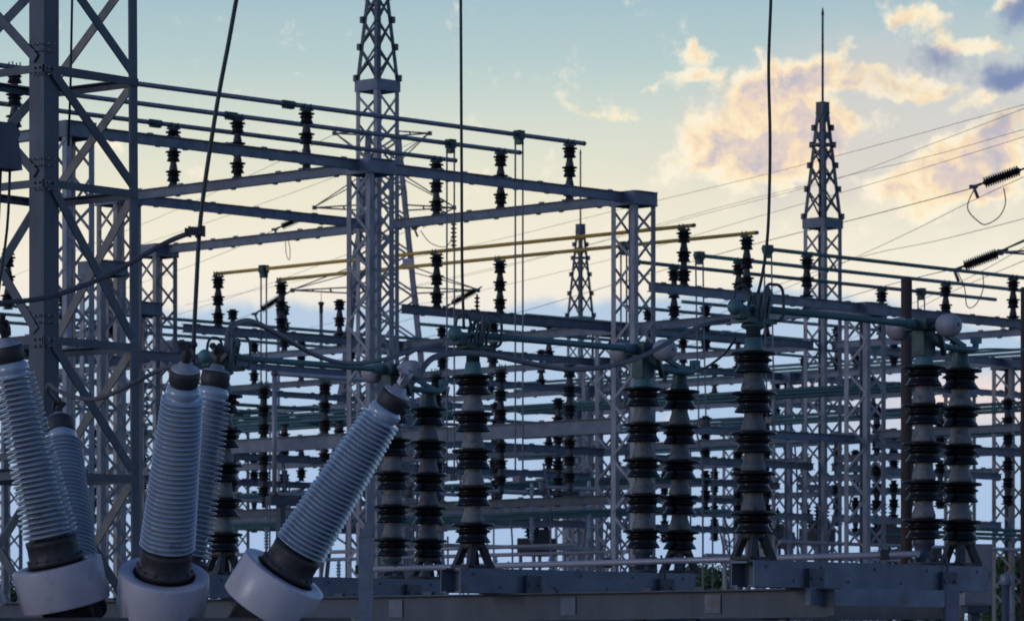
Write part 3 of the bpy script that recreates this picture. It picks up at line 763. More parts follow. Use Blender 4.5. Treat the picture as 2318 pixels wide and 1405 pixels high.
# ------------------------------------------------------------------ foreground disconnect switches
ZB = 2.80
J1, J2, J3 = Vector((-3.41, 48.2, ZB)), Vector((-0.43, 45.0, ZB)), Vector((2.46, 41.65, ZB))
FU, FR, ZI = 0.4075, 0.235, 2.125
def fg_insulator(parent, x, splay):
    m = MB()
    if splay:
        for sx, sy in ((-1, -1), (1, -1), (1, 1), (-1, 1)): m.frustum((x + sx * 0.06, sy * 0.06, 0.27), (x + sx * 0.155, sy * 0.115, 0.012), 0.07, 0.075)
        m.box((x, 0, 0.02), (0.42, 0.27, 0.035)); m.lathe([(0.05, 0.2), (0.12, 0.21), (0.13, 0.25), (0.115, 0.3)], (x, 0, 0), n=16)
    else:
        m.lathe([(0.17, 0.004), (0.17, 0.03), (0.1, 0.04), (0.085, 0.2), (0.12, 0.22), (0.12, 0.3)], (x, 0, 0), n=18)
        for q in range(6): m.box((x + 0.14 * math.cos(q * 1.047), 0.14 * math.sin(q * 1.047), 0.05), (0.04, 0.04, 0.05))
    m.build('pedestal', M['castdark' if splay else 'steel_dark'], parent)
    m = MB()
    m.lathe(stack(CAPP, FR, FU, ZI, 4) + [(0.25 * FR, ZI - 4.43 * FU), (0.48 * FR, ZI - 4.44 * FU), (.5 * FR, 0.29), (.25 * FR, 0.285)], (x, 0, 0), n=28)
    o = m.build('insulator_stack', M['cap'], parent)
    for k in range(5):
        p = MB(); p.lathe([(r * FR, ZI - FU * k + z * FU) for r, z in PORC], (x, 0, 0), n=36); p.build('porcelain', M['porc'], o)
    return o
ZT = 2.205          # height of the switch heads
XH, XR = 2.77, 3.40
def switch(label, loc, beam0=-0.35, beam1=3.5):
    r = thing('disconnect_switch', label, 'switch', loc, TH, 'air break switches in the foreground')
    b = MB(); hb = 0.27; yw = 0.15
    b.box(((beam0 + beam1) / 2, -yw, -hb / 2), (beam1 - beam0, 0.012, hb)); b.box(((beam0 + beam1) / 2, yw, -hb / 2), (beam1 - beam0, 0.012, hb))
    for z in (-0.008, -hb + 0.008):
        for s in (-1, 1): b.box(((beam0 + beam1) / 2, s * (yw - 0.045), z), (beam1 - beam0 - 0.004, 0.074, 0.016))
    b.box((beam0 + 0.2, 0, -hb / 2), (0.014, 0.28, hb - 0.04)); b.box((beam1 - 0.2, 0, -hb / 2), (0.014, 0.28, hb - 0.04))
    for x in (0.0, XH, XR): b.box((x, 0, -0.02), (0.44, 0.2, 0.024))
    for k in range(9):
        x = beam0 + 0.2 + k * (beam1 - beam0 - 0.4) / 8
        b.box((x, -yw - 0.012, -0.06 - 0.14 * (k % 2)), (0.03, 0.02, 0.03))
    b.build('base_beam', M['beam'], r)
    for x, sp in ((0, True), (XH, False), (XR, True)): fg_insulator(r, x, sp)
    # jaw head
    m = MB()
    m.lathe([(0.115, ZI), (0.11, ZI + 0.03), (0.095, ZI + 0.06), (0.082, ZI + 0.14), (0.06, ZI + 0.15)], n=20)
    m.build('head_casting', M['teal'], r)
    m = MB()
    m.lathe([(0.075, ZI + 0.14), (0.075, ZT + 0.14), (0.13, ZT + 0.17), (0.12, ZT + 0.205), (0.05, ZT + 0.21)], n=16); m.box((0.05, 0, ZT + 0.235), (0.46, 0.16, 0.05))
    for s in (-1, 1):
        for q in range(4): m.bar((-0.05 + q * 0.06, s * 0.07, ZT + 0.24), (0.03 + q * 0.06, s * 0.055, ZT + 0.50 + 0.03 * (q % 2)), 0.02, 0.03)
    m.bar((-0.28, 0, ZT + 0.27), (-0.05, 0, ZT + 0.25), 0.12, 0.05); m.box((-0.2, 0.0, ZT + 0.32), (0.16, 0.09, 0.06))
    for q in range(3): m.bar((0.12 + 0.03 * q, -0.02 + 0.03 * q, ZT + 0.36), (0.22 + 0.035 * q, -0.05 + .05 * q, ZT + 0.54 + 0.03 * q), 0.03, 0.035)
    m.build('jaw', M['teal_dark'], r)
    m = MB(); m.ball((-0.28, 0, ZT + 0.36), 0.082, 20); m.build('corona_ball', M['teal'], r)
    m = MB(); m.tube([(-0.22, 0, ZT + 0.36), (0.02, 0, ZT + 0.355)], 0.03, 10); m.build('ball_stem', M['teal'], r)
    for y, x0, x1, zt_ in ((-0.14, 0.02, 0.30, 0.60), (0.2, -0.06, 0.16, 0.60)):
        m = MB(); m.tube(smooth_path([(x0, y * 0.6, ZT + 0.23), (x0 - 0.01, y, ZT + 0.35), (x0 + 0.0, y, ZT + zt_ - 0.07), (x0 + 0.06, y, ZT + zt_), ((x0 + x1) / 2, y, ZT + zt_ + 0.005), (x1 - 0.06, y, ZT + zt_), (x1, y, ZT + zt_ - 0.07), (x1, y, ZT + 0.3), (x1 - 0.02, y * 0.6, ZT + 0.24)], 5), 0.0165, 8)
        m.build('arcing_horn', M['cable'], r)
    m = MB(); m.tube([(-0.02, 0, ZT + 0.365), (XH - 0.3, 0, ZT + 0.355), (XH - 0.12, 0, ZT + 0.355)], [0.037, 0.037, 0.041], 14); m.build('blade', M['teal'], r)
    m = MB(); m.tube([(XH - 0.34, 0, ZT + 0.355), (XH - 0.31, 0, ZT + 0.355), (XH - 0.1, 0, ZT + 0.355)], [0.05, 0.055, 0.06], 12)
    m.build('blade_clamp', M['teal'], r)
    m = MB(); m.lathe([(0.115, ZI), (0.11, ZI + 0.03), (0.09, ZI + 0.07), (0.08, ZI + 0.13), (0.05, ZI + 0.14)], (XH, 0, 0), n=20)
    m.build('hinge_casting', M['teal'], r)
    m = MB(); m.box((XH, 0, ZT + 0.22), (0.2, 0.16, 0.38)); m.box((XH - 0.02, 0, ZT + 0.36), (0.26, 0.3, 0.12)); m.box((XH + 0.13, 0.02, ZT + 0.22), (0.24, 0.12, 0.12))
    m.tube([(XH, -0.36, ZT + 0.335), (XH, 0.36, ZT + 0.335)], 0.05, 10); m.bar((XH + 0.02, -0.2, ZT + 0.3), (XH + 0.22, -0.1, ZT + 0.06), 0.05, 0.07)
    m.build('hinge_block', M['teal_dark'], r)
    for s in (-1, 1):
        m = MB(); m.lathe([(0.02, -0.135), (0.06, -0.13), (0.10, -0.105), (0.122, -0.06), (0.125, 0.0), (0.12, 0.06), (0.095, 0.105), (0.06, 0.125), (0.02, 0.128)], (XH, s * 0.34, ZT + 0.335), (0, s, 0), 28)
        k = m.build('corona_barrel', M['barrel'], r)
        m = MB(); m.lathe([(0.008, 0.12), (0.02, 0.122), (0.02, 0.134), (0.008, 0.136)], (XH, s * 0.34, ZT + 0.335), (0, s, 0), 12); m.build('hub', M['cap'], k)
    m = MB(); m.lathe([(0.115, ZI), (0.11, ZI + 0.03), (0.095, ZI + 0.08), (0.085, ZT + 0.07), (0.08, ZT + 0.12), (0.1, ZT + 0.13), (0.04, ZT + 0.17)], (XR, 0, 0), n=18)
    m.build('crank_casting', M['teal_dark'], r)
    m = MB()
    m.tube(smooth_path([(XH + 0.05, -0.02, ZT + 0.22), (XH + 0.25, -0.08, ZT + 0.14), (XR - 0.08, -0.14, ZT + 0.12), (XR + 0.1, -0.12, ZT + 0.14), (XR + 0.2, -0.05, ZT + 0.22)], 5), 0.036, 10)
    m.bar((XR, -0.06, ZT + 0.16), (XH + 0.1, -0.06, ZT + 0.34), 0.04, 0.05)
    m.box((XR + 0.21, -0.05, ZT + 0.24), (0.1, 0.08, 0.07))
    m.build('crank_arm', M['teal'], r)
    return r
switch('left air break switch, partly hidden behind the tilted pale blue bushing', J1)
switch('middle air break switch with teal blade, above the long steel girder', J2)
switch('right air break switch with teal blade, in front of the rusty brown pole', J3, -0.17, 3.7)
# operating pipe along B, linking the three hinge stacks
def jw(base, x, y, z): 
    v = base + A2 * x + B2 * y; return Vector((v.x, v.y, ZB + z))
m = MB(); p0 = jw(J3, XH - 0.22, -0.1, 0.115); p1 = jw(J1, XH - 0.22, 0.2, 0.115)
m.tube([p0, p1], 0.036, 12)
o = m.build('operating_pipe', M['lilac']); tag(o, 'long pale rusty operating pipe lying across the feet of the three switches', 'pipe')
for base in (J1, J2, J3):
    k = MB()
    for q in (-0.35, 0.35):
        k = MB(); k.box(jw(base, XH - 0.22, q, 0.115), (0.1, 0.1, 0.11)); k.build('pipe_coupling', M['castdark'], o)
# support girders along B under the switch bases
def supp(x, y0, y1, z, h, label, base=J3, w=0.2):
    p = jw(base, x, y0, z); q = jw(base, x, y1, z); dd = q - p
    o = girder_mesh(dd.length, h, w, False).build('support_girder', M['steel_dark']); o.location = p; o.rotation_euler = (0, 0, math.atan2(dd.y, dd.x))
    return tag(o, label, 'girder', 'girders carrying the switches')
supp(0.75, -0.45, 15.0, -0.274, 0.30, 'long heavy front girder under the middle and left switches')
supp(2.95, -0.32, 15.0, -0.274, 0.30, 'rear girder under the switches, showing right of the front girder end')
supp(3.1, -1.6, 9.0, -0.62, 0.16, 'low thin rear girder near the bottom right')
o = MB(); o.box((1.7, -0.26, -0.36), (2.3, 0.07, 0.18)); q = o.build('side_channel', M['beam']); q.location = J3; q.rotation_euler = (0, 0, TH); tag(q, 'pale steel channel bolted along the front of the right switch base', 'channel')
def postleg(px, y0, d_, w, label):
    c = P(px, y0, d_); r = thing('support_post', label, 'post', (c.x, d_, 0), 0.0, 'posts carrying the switches')
    m = MB(); m.box((0, 0, c.z / 2 + 0.02), (w, w * 0.9, c.z - 0.04)); m.build('shaft', M['beam'], r)
    m = MB(); m.box((0, 0, 0.02), (w * 2, w * 2, 0.038)); m.build('foot', M['beam'], r)
    return r, c
r, c = postleg(828, 1215, 43.5, 0.15, 'wide post in front of the left switch base, right of the tilted bushing')
m = MB(); m.box((0.05, 0, c.z + 0.28), (0.075, 0.07, 0.56)); m.build('upper_bar', M['beam'], r)
m = MB(); m.hexa([(-.073, -.074, c.z - .001), (.073, -.074, c.z - .001), (.073, .06, c.z - .001), (-.073, .06, c.z - .001), (.012, -.05, c.z + .18), (.086, -.05, c.z + .18), (.086, .05, c.z + .18), (.012, .05, c.z + .18)]); m.build('gusset', M['beam'], r)
postleg(2155, 1322, 42.6, 0.14, 'post under the right end of the right switch')
postleg(1745, 1395, 42.9, 0.2, 'post under the end of the front girder')
postleg(1290, 1400, 45.6, 0.2, 'post under the middle of the front girder')
postleg(905, 1395, 48.0, 0.2, 'post under the left switch girder')
# control cabinet at the right
cb = thing('control_cabinet', 'pale lilac grey cabinet panel behind the right end of the right switch', 'cabinet', (P(2206, HY, 45.5).x, 45.5, 0), R(18))
m = MB(); m.box((0, 0, zof(1300, 45.5)), (0.33, 0.22, 0.68)); m.build('housing', M['barrel'], cb)
m = MB(); m.box((0, -0.118, zof(1300, 45.5)), (0.30, 0.012, 0.64)); dr = m.build('door', M['barrel'], cb)
m = MB(); m.box((0.11, -0.13, zof(1300, 45.5)), (0.02, 0.02, 0.1)); m.build('handle', M['castdark'], dr)
m = MB(); m.box((0, 0, zof(1378, 45.5)), (0.25, 0.2, 0.09)); m.box((0, 0.02, zof(1386, 45.5) / 2), (0.1, 0.1, zof(1386, 45.5))); m.build('stand', M['steel_dark'], cb)

# saddles, straps, conduits and plates on the switch supports
for base, nm in ((J1, 'left'), (J2, 'middle'), (J3, 'right')):
    for x in (0.75, 2.95):
        o = thing('saddle_bracket', 'dark bolted saddle under the %s switch base, on the %s girder' % (nm, 'front' if x < 1 else 'rear'), 'bracket', jw(base, x, 0, -0.272), TH, 'saddles between switch bases and girders')
        m = MB(); m.box((0, -0.19, 0.10), (0.24, 0.05, 0.2)); m.box((0, -0.19, -0.015), (0.3, 0.16, 0.018)); m.build('plate', M['steel_dark'], o)
        for q in (-0.08, 0.08):
            m = MB(); m.lathe([(0.004, 0), (0.016, 0.001), (0.016, 0.016), (0.004, 0.018)], (q, -0.215, 0.1), (0, -1, 0), 6); m.build('bolt', M['cap'], o)
for k, y in enumerate((1.2, 3.3, 6.0, 7.6, 9.8, 12.0)):
    o = MB(); o.box((0, 0, 0), (0.012, 0.22, 0.2)); q = o.build('splice_plate', M['beam']); q.location = jw(J3, 0.735, y, -0.42); q.rotation_euler = (0, 0, TH)
    tag(q, 'small flat plate bolted to the web of the front girder, %s' % ('rightmost', 'second from the right', 'third from the right', 'fourth from the right', 'second from the left', 'leftmost')[k], 'plate', 'plates on the front girder')
for base, nm in ((J2, 'middle'), (J3, 'right')):
    m = MB(); m.tube(smooth_path([jw(base, XH + 0.12, -0.17, 0.2), jw(base, XH + 0.16, -0.19, 0.02), jw(base, XH + 0.15, -0.2, -0.3), jw(base, XH + 0.05, -0.22, -0.7), jw(base, XH + 0.05, -0.22, -2.8)], 5), 0.014, 8)
    tag(m.build('earth_strap', M['cable']), 'thin earth cable running down from the foot of the %s switch hinge' % nm, 'cable', 'earth cables')
c = P(2277, 1310, 85); pp = thing('cable_pedestal', 'short pale post with rounded head right of the pale cabinet', 'post', (c.x, 85, 0), 0)
m = MB(); m.lathe([(0.085, 0), (0.085, c.z - 0.12), (0.02, c.z - 0.11)], n=16); m.build('shaft', M['steel_dark'], pp)
m = MB(); m.lathe([(0.1, c.z - 0.13), (0.12, c.z - 0.11), (0.125, c.z + 0.06), (0.09, c.z + 0.11), (0.01, c.z + 0.12)], n=18); m.build('head', M['beam'], pp)
# rusty poles
for px, y0, d_, rr, lb in ((2052, 628, 62, 0.085, 'rusty brown pole standing behind the right switch'), (2318, 650, 60, 0.05, 'rusty brown pole cut by the right edge of the photo')):
    c = P(px, y0, d_); m = MB(); m.tube([(0, 0, 0), (0, 0, c.z - 0.02), (0, 0, c.z)], [rr * 1.08, rr, rr * 0.85], 18)
    o = m.build('rusty_pole', M['rust']); o.location = (c.x, c.y, 0); tag(o, lb, 'pole', 'rusty poles')

# ------------------------------------------------------------------ foreground breaker with tilted bushings
DB = 26.0; S = DB / F
br = thing('circuit_breaker', 'breaker tank at the lower left with ribbed pale blue bushings fanning out of white rings', 'circuit breaker', (P(330, HY, DB).x, DB + 0.6, 0), 0)
inv = Matrix.Translation(-br.location)
m = MB(); zt = zof(1392, DB)
m.box((0, 0.1, zt - 0.62), (2.5, 1.5, 1.0)); m.build('tank', M['tank'], br)
m = MB(); m.box((0, 0.1, zt - 0.06), (2.62, 1.62, 0.09)); m.build('lid', M['tank'], br)
for sx in (-1, 1):
    m = MB(); m.box((sx * 1.05, 0.1, (zt - 1.12) / 2), (0.2, 1.3, zt - 1.12)); m.build('support_leg', M['steel_dark'], br)
def bushing(base_px, top_px, tilt, dep, length=None, ring=True, k=1.0):
    pb = P(base_px[0], base_px[1], dep); pt = P(top_px[0], top_px[1], dep)
    img = pt - pb; ax = (img.normalized() + Vector((0, -math.tan(tilt), 0))).normalized()
    o = pb - br.location; n = 40
    ro, ri = 0.288 * k, 0.20 * k
    if ring:
        m = MB(); m.lathe([(ri, -0.02), (ri, -0.27), (ro - 0.012, -0.27), (ro - 0.003, -0.268), (ro, -0.26), (ro, -0.008), (ro - 0.002, -0.003), (ro - 0.008, 0.0), (ri + 0.004, 0.0), (ri, -0.004)], o, ax, 64, closed=True)
        p = m.build('bushing', M['white'], br)
    else:
        m = MB(); m.lathe([(0.1, -0.1), (0.2, -0.1), (0.2, -0.02), (0.1, 0)], o, ax, 32); p = m.build('bushing', M['castdark'], br)
    m = MB(); m.lathe([(0.1, -0.5), (0.16, -0.5), (0.165, 0.005), (0.18, 0.01), (0.182, 0.035), (0.172, 0.045), (0.166, 0.055), (0.163, 0.135), (0.166, 0.14), (0.166, 0.168), (0.1, 0.172)], o, ax, 40)
    for q in range(14):
        t = q * math.pi * 2 / 14; u = ax.cross(Vector((0, 1, 0))).normalized(); w = ax.cross(u)
        c = o + ax * 0.036 + (u * math.cos(t) + w * math.sin(t)) * 0.173
        m.tube([c, c + ax * 0.018], 0.009, 6)
    m.build('flange', M['castdark'], p)
    z0, z1 = 0.168, length; NR = 32; prof = [(0.1, z0)]
    for q in range(NR):
        f = q / (NR - 1); z = z0 + 0.02 + (z1 - z0 - 0.10) * q / NR; s = (z1 - z0 - 0.10) / NR
        rc = 0.120 - 0.046 * f; rt = rc + 0.058
        prof += [(rc, z), (rc + 0.012, z + s * 0.16), (rt - 0.012, z + s * 0.22), (rt - 0.003, z + s * 0.27), (rt, z + s * 0.38), (rt - 0.003, z + s * 0.50), (rt - 0.012, z + s * 0.57), (rc + 0.012, z + s * 0.76)]
    rc = 0.1
    prof += [(rc, z1 - 0.075), (rc * 1.08, z1 - 0.06), (rc * 1.06, z1 - 0.03), (rc * 0.8, z1 - 0.005), (0.04, z1)]
    m = MB(); m.lathe(prof, o, ax, 48); m.build('porcelain', M['porc_blue'], p)
    m = MB(); m.lathe([(0.05, z1 - 0.02), (0.084, z1 - 0.01), (0.096, z1 + 0.02), (0.098, z1 + 0.07), (0.094, z1 + 0.095), (0.04, z1 + 0.1)], o, ax, 36); m.build('cap', M['castdark'], p)
    m = MB(); m.lathe([(0.092, z1 + 0.092), (0.086, z1 + 0.106), (0.05, z1 + 0.118), (0.042, z1 + 0.145), (0.02, z1 + 0.15)], o, ax, 32); m.build('cap_top', M['lilac'], p)
    m = MB(); e = o + ax * (z1 + 0.15)
    m.tube([e, e + ax * 0.11], 0.026, 10)
    rr = random.Random(int(base_px[0]))
    for q in range(7):
        cc = e + ax * (0.02 + 0.012 * q) + Vector((rr.uniform(-.03, .03), rr.uniform(-.03, .03), 0)); m.bar(cc, cc + Vector((rr.uniform(-.05, .05), rr.uniform(-.05, .05), rr.uniform(.03, .06))), 0.035, 0.03)
    m.build('terminal', M['castdark'] if base_px[0] not in (645, 480) else M['lilac'], p)
    return br.location + e + ax * 0.10
tA = bushing((128, 1276), (28, 800), R(9), DB, 1.32)
tB = bushing((372, 1298), (434, 860), R(24), DB, 1.29)
tC = bushing((645, 1296), (904, 892), R(12), DB, 1.265)
tA2 = bushing((172, 1352), (110, 940), R(-29), DB + 1.3, 1.32, False)
tB2 = bushing((408, 1322), (490, 832), R(-2), DB + 1.2, 1.34, False)
tD = bushing((-118, 1322), (-330, 900), R(9), DB, 1.31)

# ------------------------------------------------------------------ flexible conductors and hanging jumpers
def cond(P3, r, label, matl='cable', name='conductor', n=10, group='grey conductors in the foreground'):
    m = MB(); m.tube(smooth_path(P3, 8), r, n); o = m.build(name, M[matl]); return tag(o, label, 'cable', group)
cl = cond([P(-60, 688, 25), P(20, 684, 25.2), P(100, 674, 25.4), P(180, 650, 25.6), P(250, 620, 25.8), P(330, 575, 25.9), P(385, 545, 26.0), P(430, 527, 26.0)], 0.017, 'grey conductor sweeping up from the left edge to the clamp on the thick cable')
k = MB(); c = P(440, 525, 26)
for q in range(6): k.box(c + Vector((-0.05 + 0.022 * q, -0.01, 0.004 * (q % 3) - 0.004)), (0.018, 0.07, 0.05 + 0.014 * (q % 2)))
k.build('clamp', M['castdark'], cl)
cond([tA2, P(108, 885, 27.0), P(112, 870, 26.9), P(130, 882, 26.8), P(165, 898, 26.7), P(225, 901, 26.5), P(300, 868, 26.3), P(360, 838, 26.1), P(415, 824, 26.0), P(436, 826, 26.0)], 0.015, 'grey conductor looping from the far left bushing to the middle bushing')
cond([tB2, P(512, 790, 27.3), P(520, 745, 27.5), P(548, 728, 28.2), P(580, 731, 29.5), P(640, 762, 32), P(720, 806, 35), P(790, 822, 37.5), P(860, 815, 40), P(940, 792, 42.5), P(1000, 777, 44.5)], 0.021, 'grey conductor arching from the rear middle bushing to the middle switch', 'cable')
cond([tC, P(948, 852, 26.6), P(962, 826, 26.9), P(990, 806, 27.4), P(1050, 799, 28.4), P(1120, 805, 29.6), P(1200, 822, 31), P(1290, 836, 33), P(1380, 828, 35), P(1460, 803, 37), P(1540, 760, 38.9), P(1600, 733, 40.3), P(1650, 724, 41.3)], 0.021, 'grey conductor sagging from the tilted bushing to the right switch', 'cable')
cond([P(1850 * 0 + 1665, 765, 42.2), P(1640, 800, 43.0), P(1600, 830, 44.5), P(1575, 838, 46.2)], 0.014, 'dark cable from the right switch head down to the middle switch crank', 'wire')
cond([P(2180, 800, 44.5), P(2230, 790, 46), P(2330, 792, 48)], 0.012, 'teal wire from the right switch crank to the right edge', 'teal')
def jump(pts, d_, r, label): 
    m = MB(); m.tube(smooth_path([P(x, y, d_) for x, y in pts], 6), r, 10); tag(m.build('jumper_cable', M['wire']), label, 'cable', 'thick black cables hanging from above')
jump([(562, -140), (535, 0), (517, 100), (497, 205), (478, 320), (462, 430), (451, 530), (445, 640), (440, 740), (437, 820)], DB, 0.0145, 'thick black slanting cable dropping to the middle bushing')
jump([(1042, -150), (1043, 0), (1044, 200), (1045, 400), (1046, 600), (1050, 745)], 45, 0.017, 'thin black vertical cable dropping to the middle switch')
jump([(1748, -150), (1745, 0), (1740, 150), (1743, 300), (1742, 420), (1737, 540), (1724, 630), (1708, 690), (1700, 720)], 41.65, 0.0165, 'black cable bending down to the right switch')

# ------------------------------------------------------------------ far equipment behind the right switch
def far_breaker(px, y0, d_, label):
    c = P(px, y0, d_); r = thing('far_breaker', label, 'circuit breaker', (c.x, d_, 0), TH, 'dark equipment far behind the right switch')
    m = MB(); m.box((0, 0, c.z), (1.0, 0.7, 0.55)); m.box((0.1, 0, c.z + 0.4), (0.5, 0.5, 0.3)); m.build('tank', M['castdark'], r)
    for q in (-0.35, 0.0, 0.35):
        m = MB(); prof = [(0.03, 0.0)]
        for k in range(6): prof += [(0.05, .06 + .12 * k), (0.13, .1 + .12 * k), (0.12, .115 + .12 * k), (0.05, .14 + .12 * k)]
        prof += [(0.02, 0.85)]; m.lathe(prof, (q, 0, c.z + 0.26), (q * 0.5, 0, 1), 10); m.build('bushing', M['porc'], r)
    m = MB()
    for sx in (-1, 1):
        for sy in (-1, 1): m.box((sx * 0.42, sy * 0.28, (c.z - 0.28) / 2), (0.08, 0.08, c.z - 0.28))
    m.build('stand', M['steel'], r)
far_breaker(1850, 1215, 132, 'dark tank with bushings behind the second right lattice column')
far_breaker(2000, 1212, 126, 'dark tank with bushings just left of the rusty pole')
far_breaker(1760, 1222, 138, 'dark tank with bushings right behind the right switch jaw')
far_breaker(690, 1238, 128, 'dark tank with bushings below the tilted bushing')
far_breaker(1215, 1238, 125, 'dark tank with bushings between the middle switch stacks')

# ------------------------------------------------------------------ trees beyond the yard
def tree(px, ytop, d_, spread, label, seed):
    rr = random.Random(seed); c = P(px, ytop, d_); H = c.z
    r = thing('tree', label, 'tree', (c.x, d_, 0), 0, 'trees beyond the yard')
    m = MB(); m.tube(smooth_path([(0, 0, 0), (0.1, 0, H * .3), (-0.1, 0.05, H * .6), (0, 0, H * 0.9)], 4), [0.28 - 0.24 * k / 12 for k in range(13)], 8)
    for q in range(9):
        t = rr.uniform(0, 6.28); z = H * rr.uniform(.25, .75); ln = spread * rr.uniform(.5, .9)
        m.tube([(0, 0, z), (math.cos(t) * ln * .5, math.sin(t) * ln * .5, z + ln * .3), (math.cos(t) * ln, math.sin(t) * ln, z + ln * .7)], [0.09, 0.06, 0.02], 6)
    m.build('trunk', M['bark'], r)
    m = MB()
    clumps = []
    for q in range(95):
        t = rr.uniform(0, 6.28); z = H * rr.uniform(.2, .97); f = math.sin(min(1, (z / H - .12) / .5) * 1.57) * (1.25 - z / H * .75)
        rad = spread * f * math.sqrt(rr.uniform(.1, 1)); clumps.append((math.cos(t) * rad, math.sin(t) * rad, z, rr.uniform(.4, 1.0)))
    for x, y, z, cr in clumps:
        for q in range(70):
            v = Vector((rr.gauss(0, 1), rr.gauss(0, 1), rr.gauss(0, .75))); v = v.normalized() * cr * rr.uniform(.3, 1.0)
            n = Vector((rr.gauss(0, 1), rr.gauss(0, 1), rr.gauss(0.4, 1))).normalized(); u = n.cross(Vector((.3, .5, .8))).normalized(); w = n.cross(u)
            s = rr.uniform(.07, .15); p = Vector((x, y, z)) + v; k = len(m.v)
            m.v += [tuple(p - u * s), tuple(p + w * s * .6), tuple(p + u * s), tuple(p - w * s * .6)]; m.face([k, k + 1, k + 2, k + 3])
    m.build('crown', M['leaf'], r)
for q, (px, yt, d_, sp, lb) in enumerate(((1628, 1284, 205, 2.1, 'bushy green tree between the middle and right switch bases'), (1578, 1276, 225, 1.3, 'narrow tree left of the bushy one, beside the middle switch foot'),
        (2286, 1258, 195, 2.0, 'green tree by the right edge behind the last lattice column'), (2016, 1238, 260, 1.6, 'pale small tree top left of the rusty pole foot'), (2322, 1252, 210, 1.6, 'green tree cut by the right edge'),
        (20, 1322, 190, 1.6, 'green tree low at the left edge under the leftmost bushing'), (1700, 1352, 230, 2.0, 'low green tree under the right switch base'), (1480, 1370, 230, 2.2, 'low dark tree under the middle switch girder'),
        (2255, 1330, 200, 1.4, 'low green tree beside the pale cabinet'), (1880, 1362, 240, 2.6, 'broad low tree under the right switch, left of the rusty pole'), (2090, 1358, 245, 2.6, 'broad low tree under the paired stacks of the right switch'), (760, 1365, 240, 2.6, 'low tree under the girder right of the tilted bushing'))):
    tree(px, yt, d_, sp, lb[0].upper() + lb[1:], 100 + q)

# ------------------------------------------------------------------ labels for far, look-alike things
def mid_px(o):
    me = o.data; n = len(me.vertices); o_ = o.location
    c = sum((me.vertices[k].co for k in range(0, n, max(1, n // 40))), Vector()) / len(range(0, n, max(1, n // 40)))
    p = Matrix.Rotation(o.rotation_euler[2], 3, 'Z') @ c + o_
    return proj(p)[0]
def pipe_px(o): return proj(o.location + Matrix.Rotation(o.rotation_euler[2], 3, 'Z') @ Vector((o.children[0].data.vertices[-1].co.x / 2, 0, 0)))[0]
for lv, nm in (((H2 - .1, H2 + .1), 'high'), ((H3 - .5, H3 + .1), 'mid height'), ((5.5, 6.3), 'low')):
    zone_labels([o for o in far_g if lv[0] <= o.location.z <= lv[1]], '%s distant steel girder' % nm, mid_px, True, '%s distant girders' % nm)
zone_labels([o for o in fars if o.data is FPM and o.rotation_euler[0] < 1], 'small dark insulator standing on a far girder', lambda o: proj(o.location)[0], True, 'small standing insulators')
zone_labels([o for o in fars if o.data is FPM and o.rotation_euler[0] > 1], 'small dark insulator hanging under a far girder', lambda o: proj(o.location)[0], True, 'small hanging insulators')
zone_labels([o for o in fars if o.data is SLM], 'slim ribbed grey insulator standing low', lambda o: proj(o.location)[0], True, 'slim grey insulators')
zone_labels(fbus, 'thin distant teal pipe', pipe_px, True, 'distant teal pipes')
zone_labels(risers, 'thin upright pipe rising low', lambda o: proj(o.location + Vector((0, 0, 5)))[0], True, 'thin upright pipes')

# ------------------------------------------------------------------ world: evening sky
SUN_EL, SUN_AZ = R(9.0), R(-118)      # azimuth measured clockwise from +Y (view direction)
w = bpy.data.worlds.new('World'); sc.world = w; w.use_nodes = True
nt_ = w.node_tree; nt_.nodes.clear(); N = nt_.nodes.new; K = nt_.links.new
def mth(op, a, b=None, c=None, clamp=False):
    n = N('ShaderNodeMath'); n.operation = op; n.use_clamp = clamp
    for k, x in enumerate((a, b, c)):
        if x is None: continue
        if isinstance(x, (int, float)): n.inputs[k].default_value = x
        else: K(x, n.inputs[k])
    return n.outputs[0]
def mrange(x, a, b, c=0.0, d=1.0, smooth=True):
    n = N('ShaderNodeMapRange'); n.interpolation_type = 'SMOOTHSTEP' if smooth else 'LINEAR'
    K(x, n.inputs[0])
    for k, q in enumerate((a, b, c, d)): n.inputs[1 + k].default_value = q
    return n.outputs[0]
def mixc(f, a, b):
    n = N('ShaderNodeMix'); n.data_type = 'RGBA'
    for k, x in ((0, f), (6, a), (7, b)):
        if isinstance(x, tuple): n.inputs[k].default_value = (*x, 1)
        elif isinstance(x, float): n.inputs[k].default_value = x
        else: K(x, n.inputs[k])
    return n.outputs[2]
def lin(c): return tuple(((x / 255) / 12.92 if x < 10.3 else ((x / 255 + .055) / 1.055) ** 2.4) for x in c)
tc = N('ShaderNodeTexCoord'); sp = N('ShaderNodeSeparateXYZ'); K(tc.outputs['Generated'], sp.inputs[0])
az = mth('ARCTAN2', sp.outputs[0], sp.outputs[1]); el = mth('ARCSINE', sp.outputs[2])
U = mth('MULTIPLY_ADD', az, 9.25, 1.159); V = mth('MULTIPLY_ADD', el, -9.25, 1.512)     # sky position by azimuth and elevation (thousandths)
cv = N('ShaderNodeCombineXYZ'); K(U, cv.inputs[0]); K(V, cv.inputs[1])
def noise(vec, scale, detail=6, rough=0.55, sx=1.0, sy=1.0, off=(0, 0, 0)):
    mp = N('ShaderNodeMapping'); mp.inputs['Scale'].default_value = (sx, sy, 1); mp.inputs['Location'].default_value = off; K(vec, mp.inputs['Vector'])
    n = N('ShaderNodeTexNoise'); n.inputs['Scale'].default_value = scale; n.inputs['Detail'].default_value = detail; n.inputs['Roughness'].default_value = rough
    K(mp.outputs[0], n.inputs['Vector']); return n
nw = noise(cv.outputs[0], 7.0, 5, 0.6)
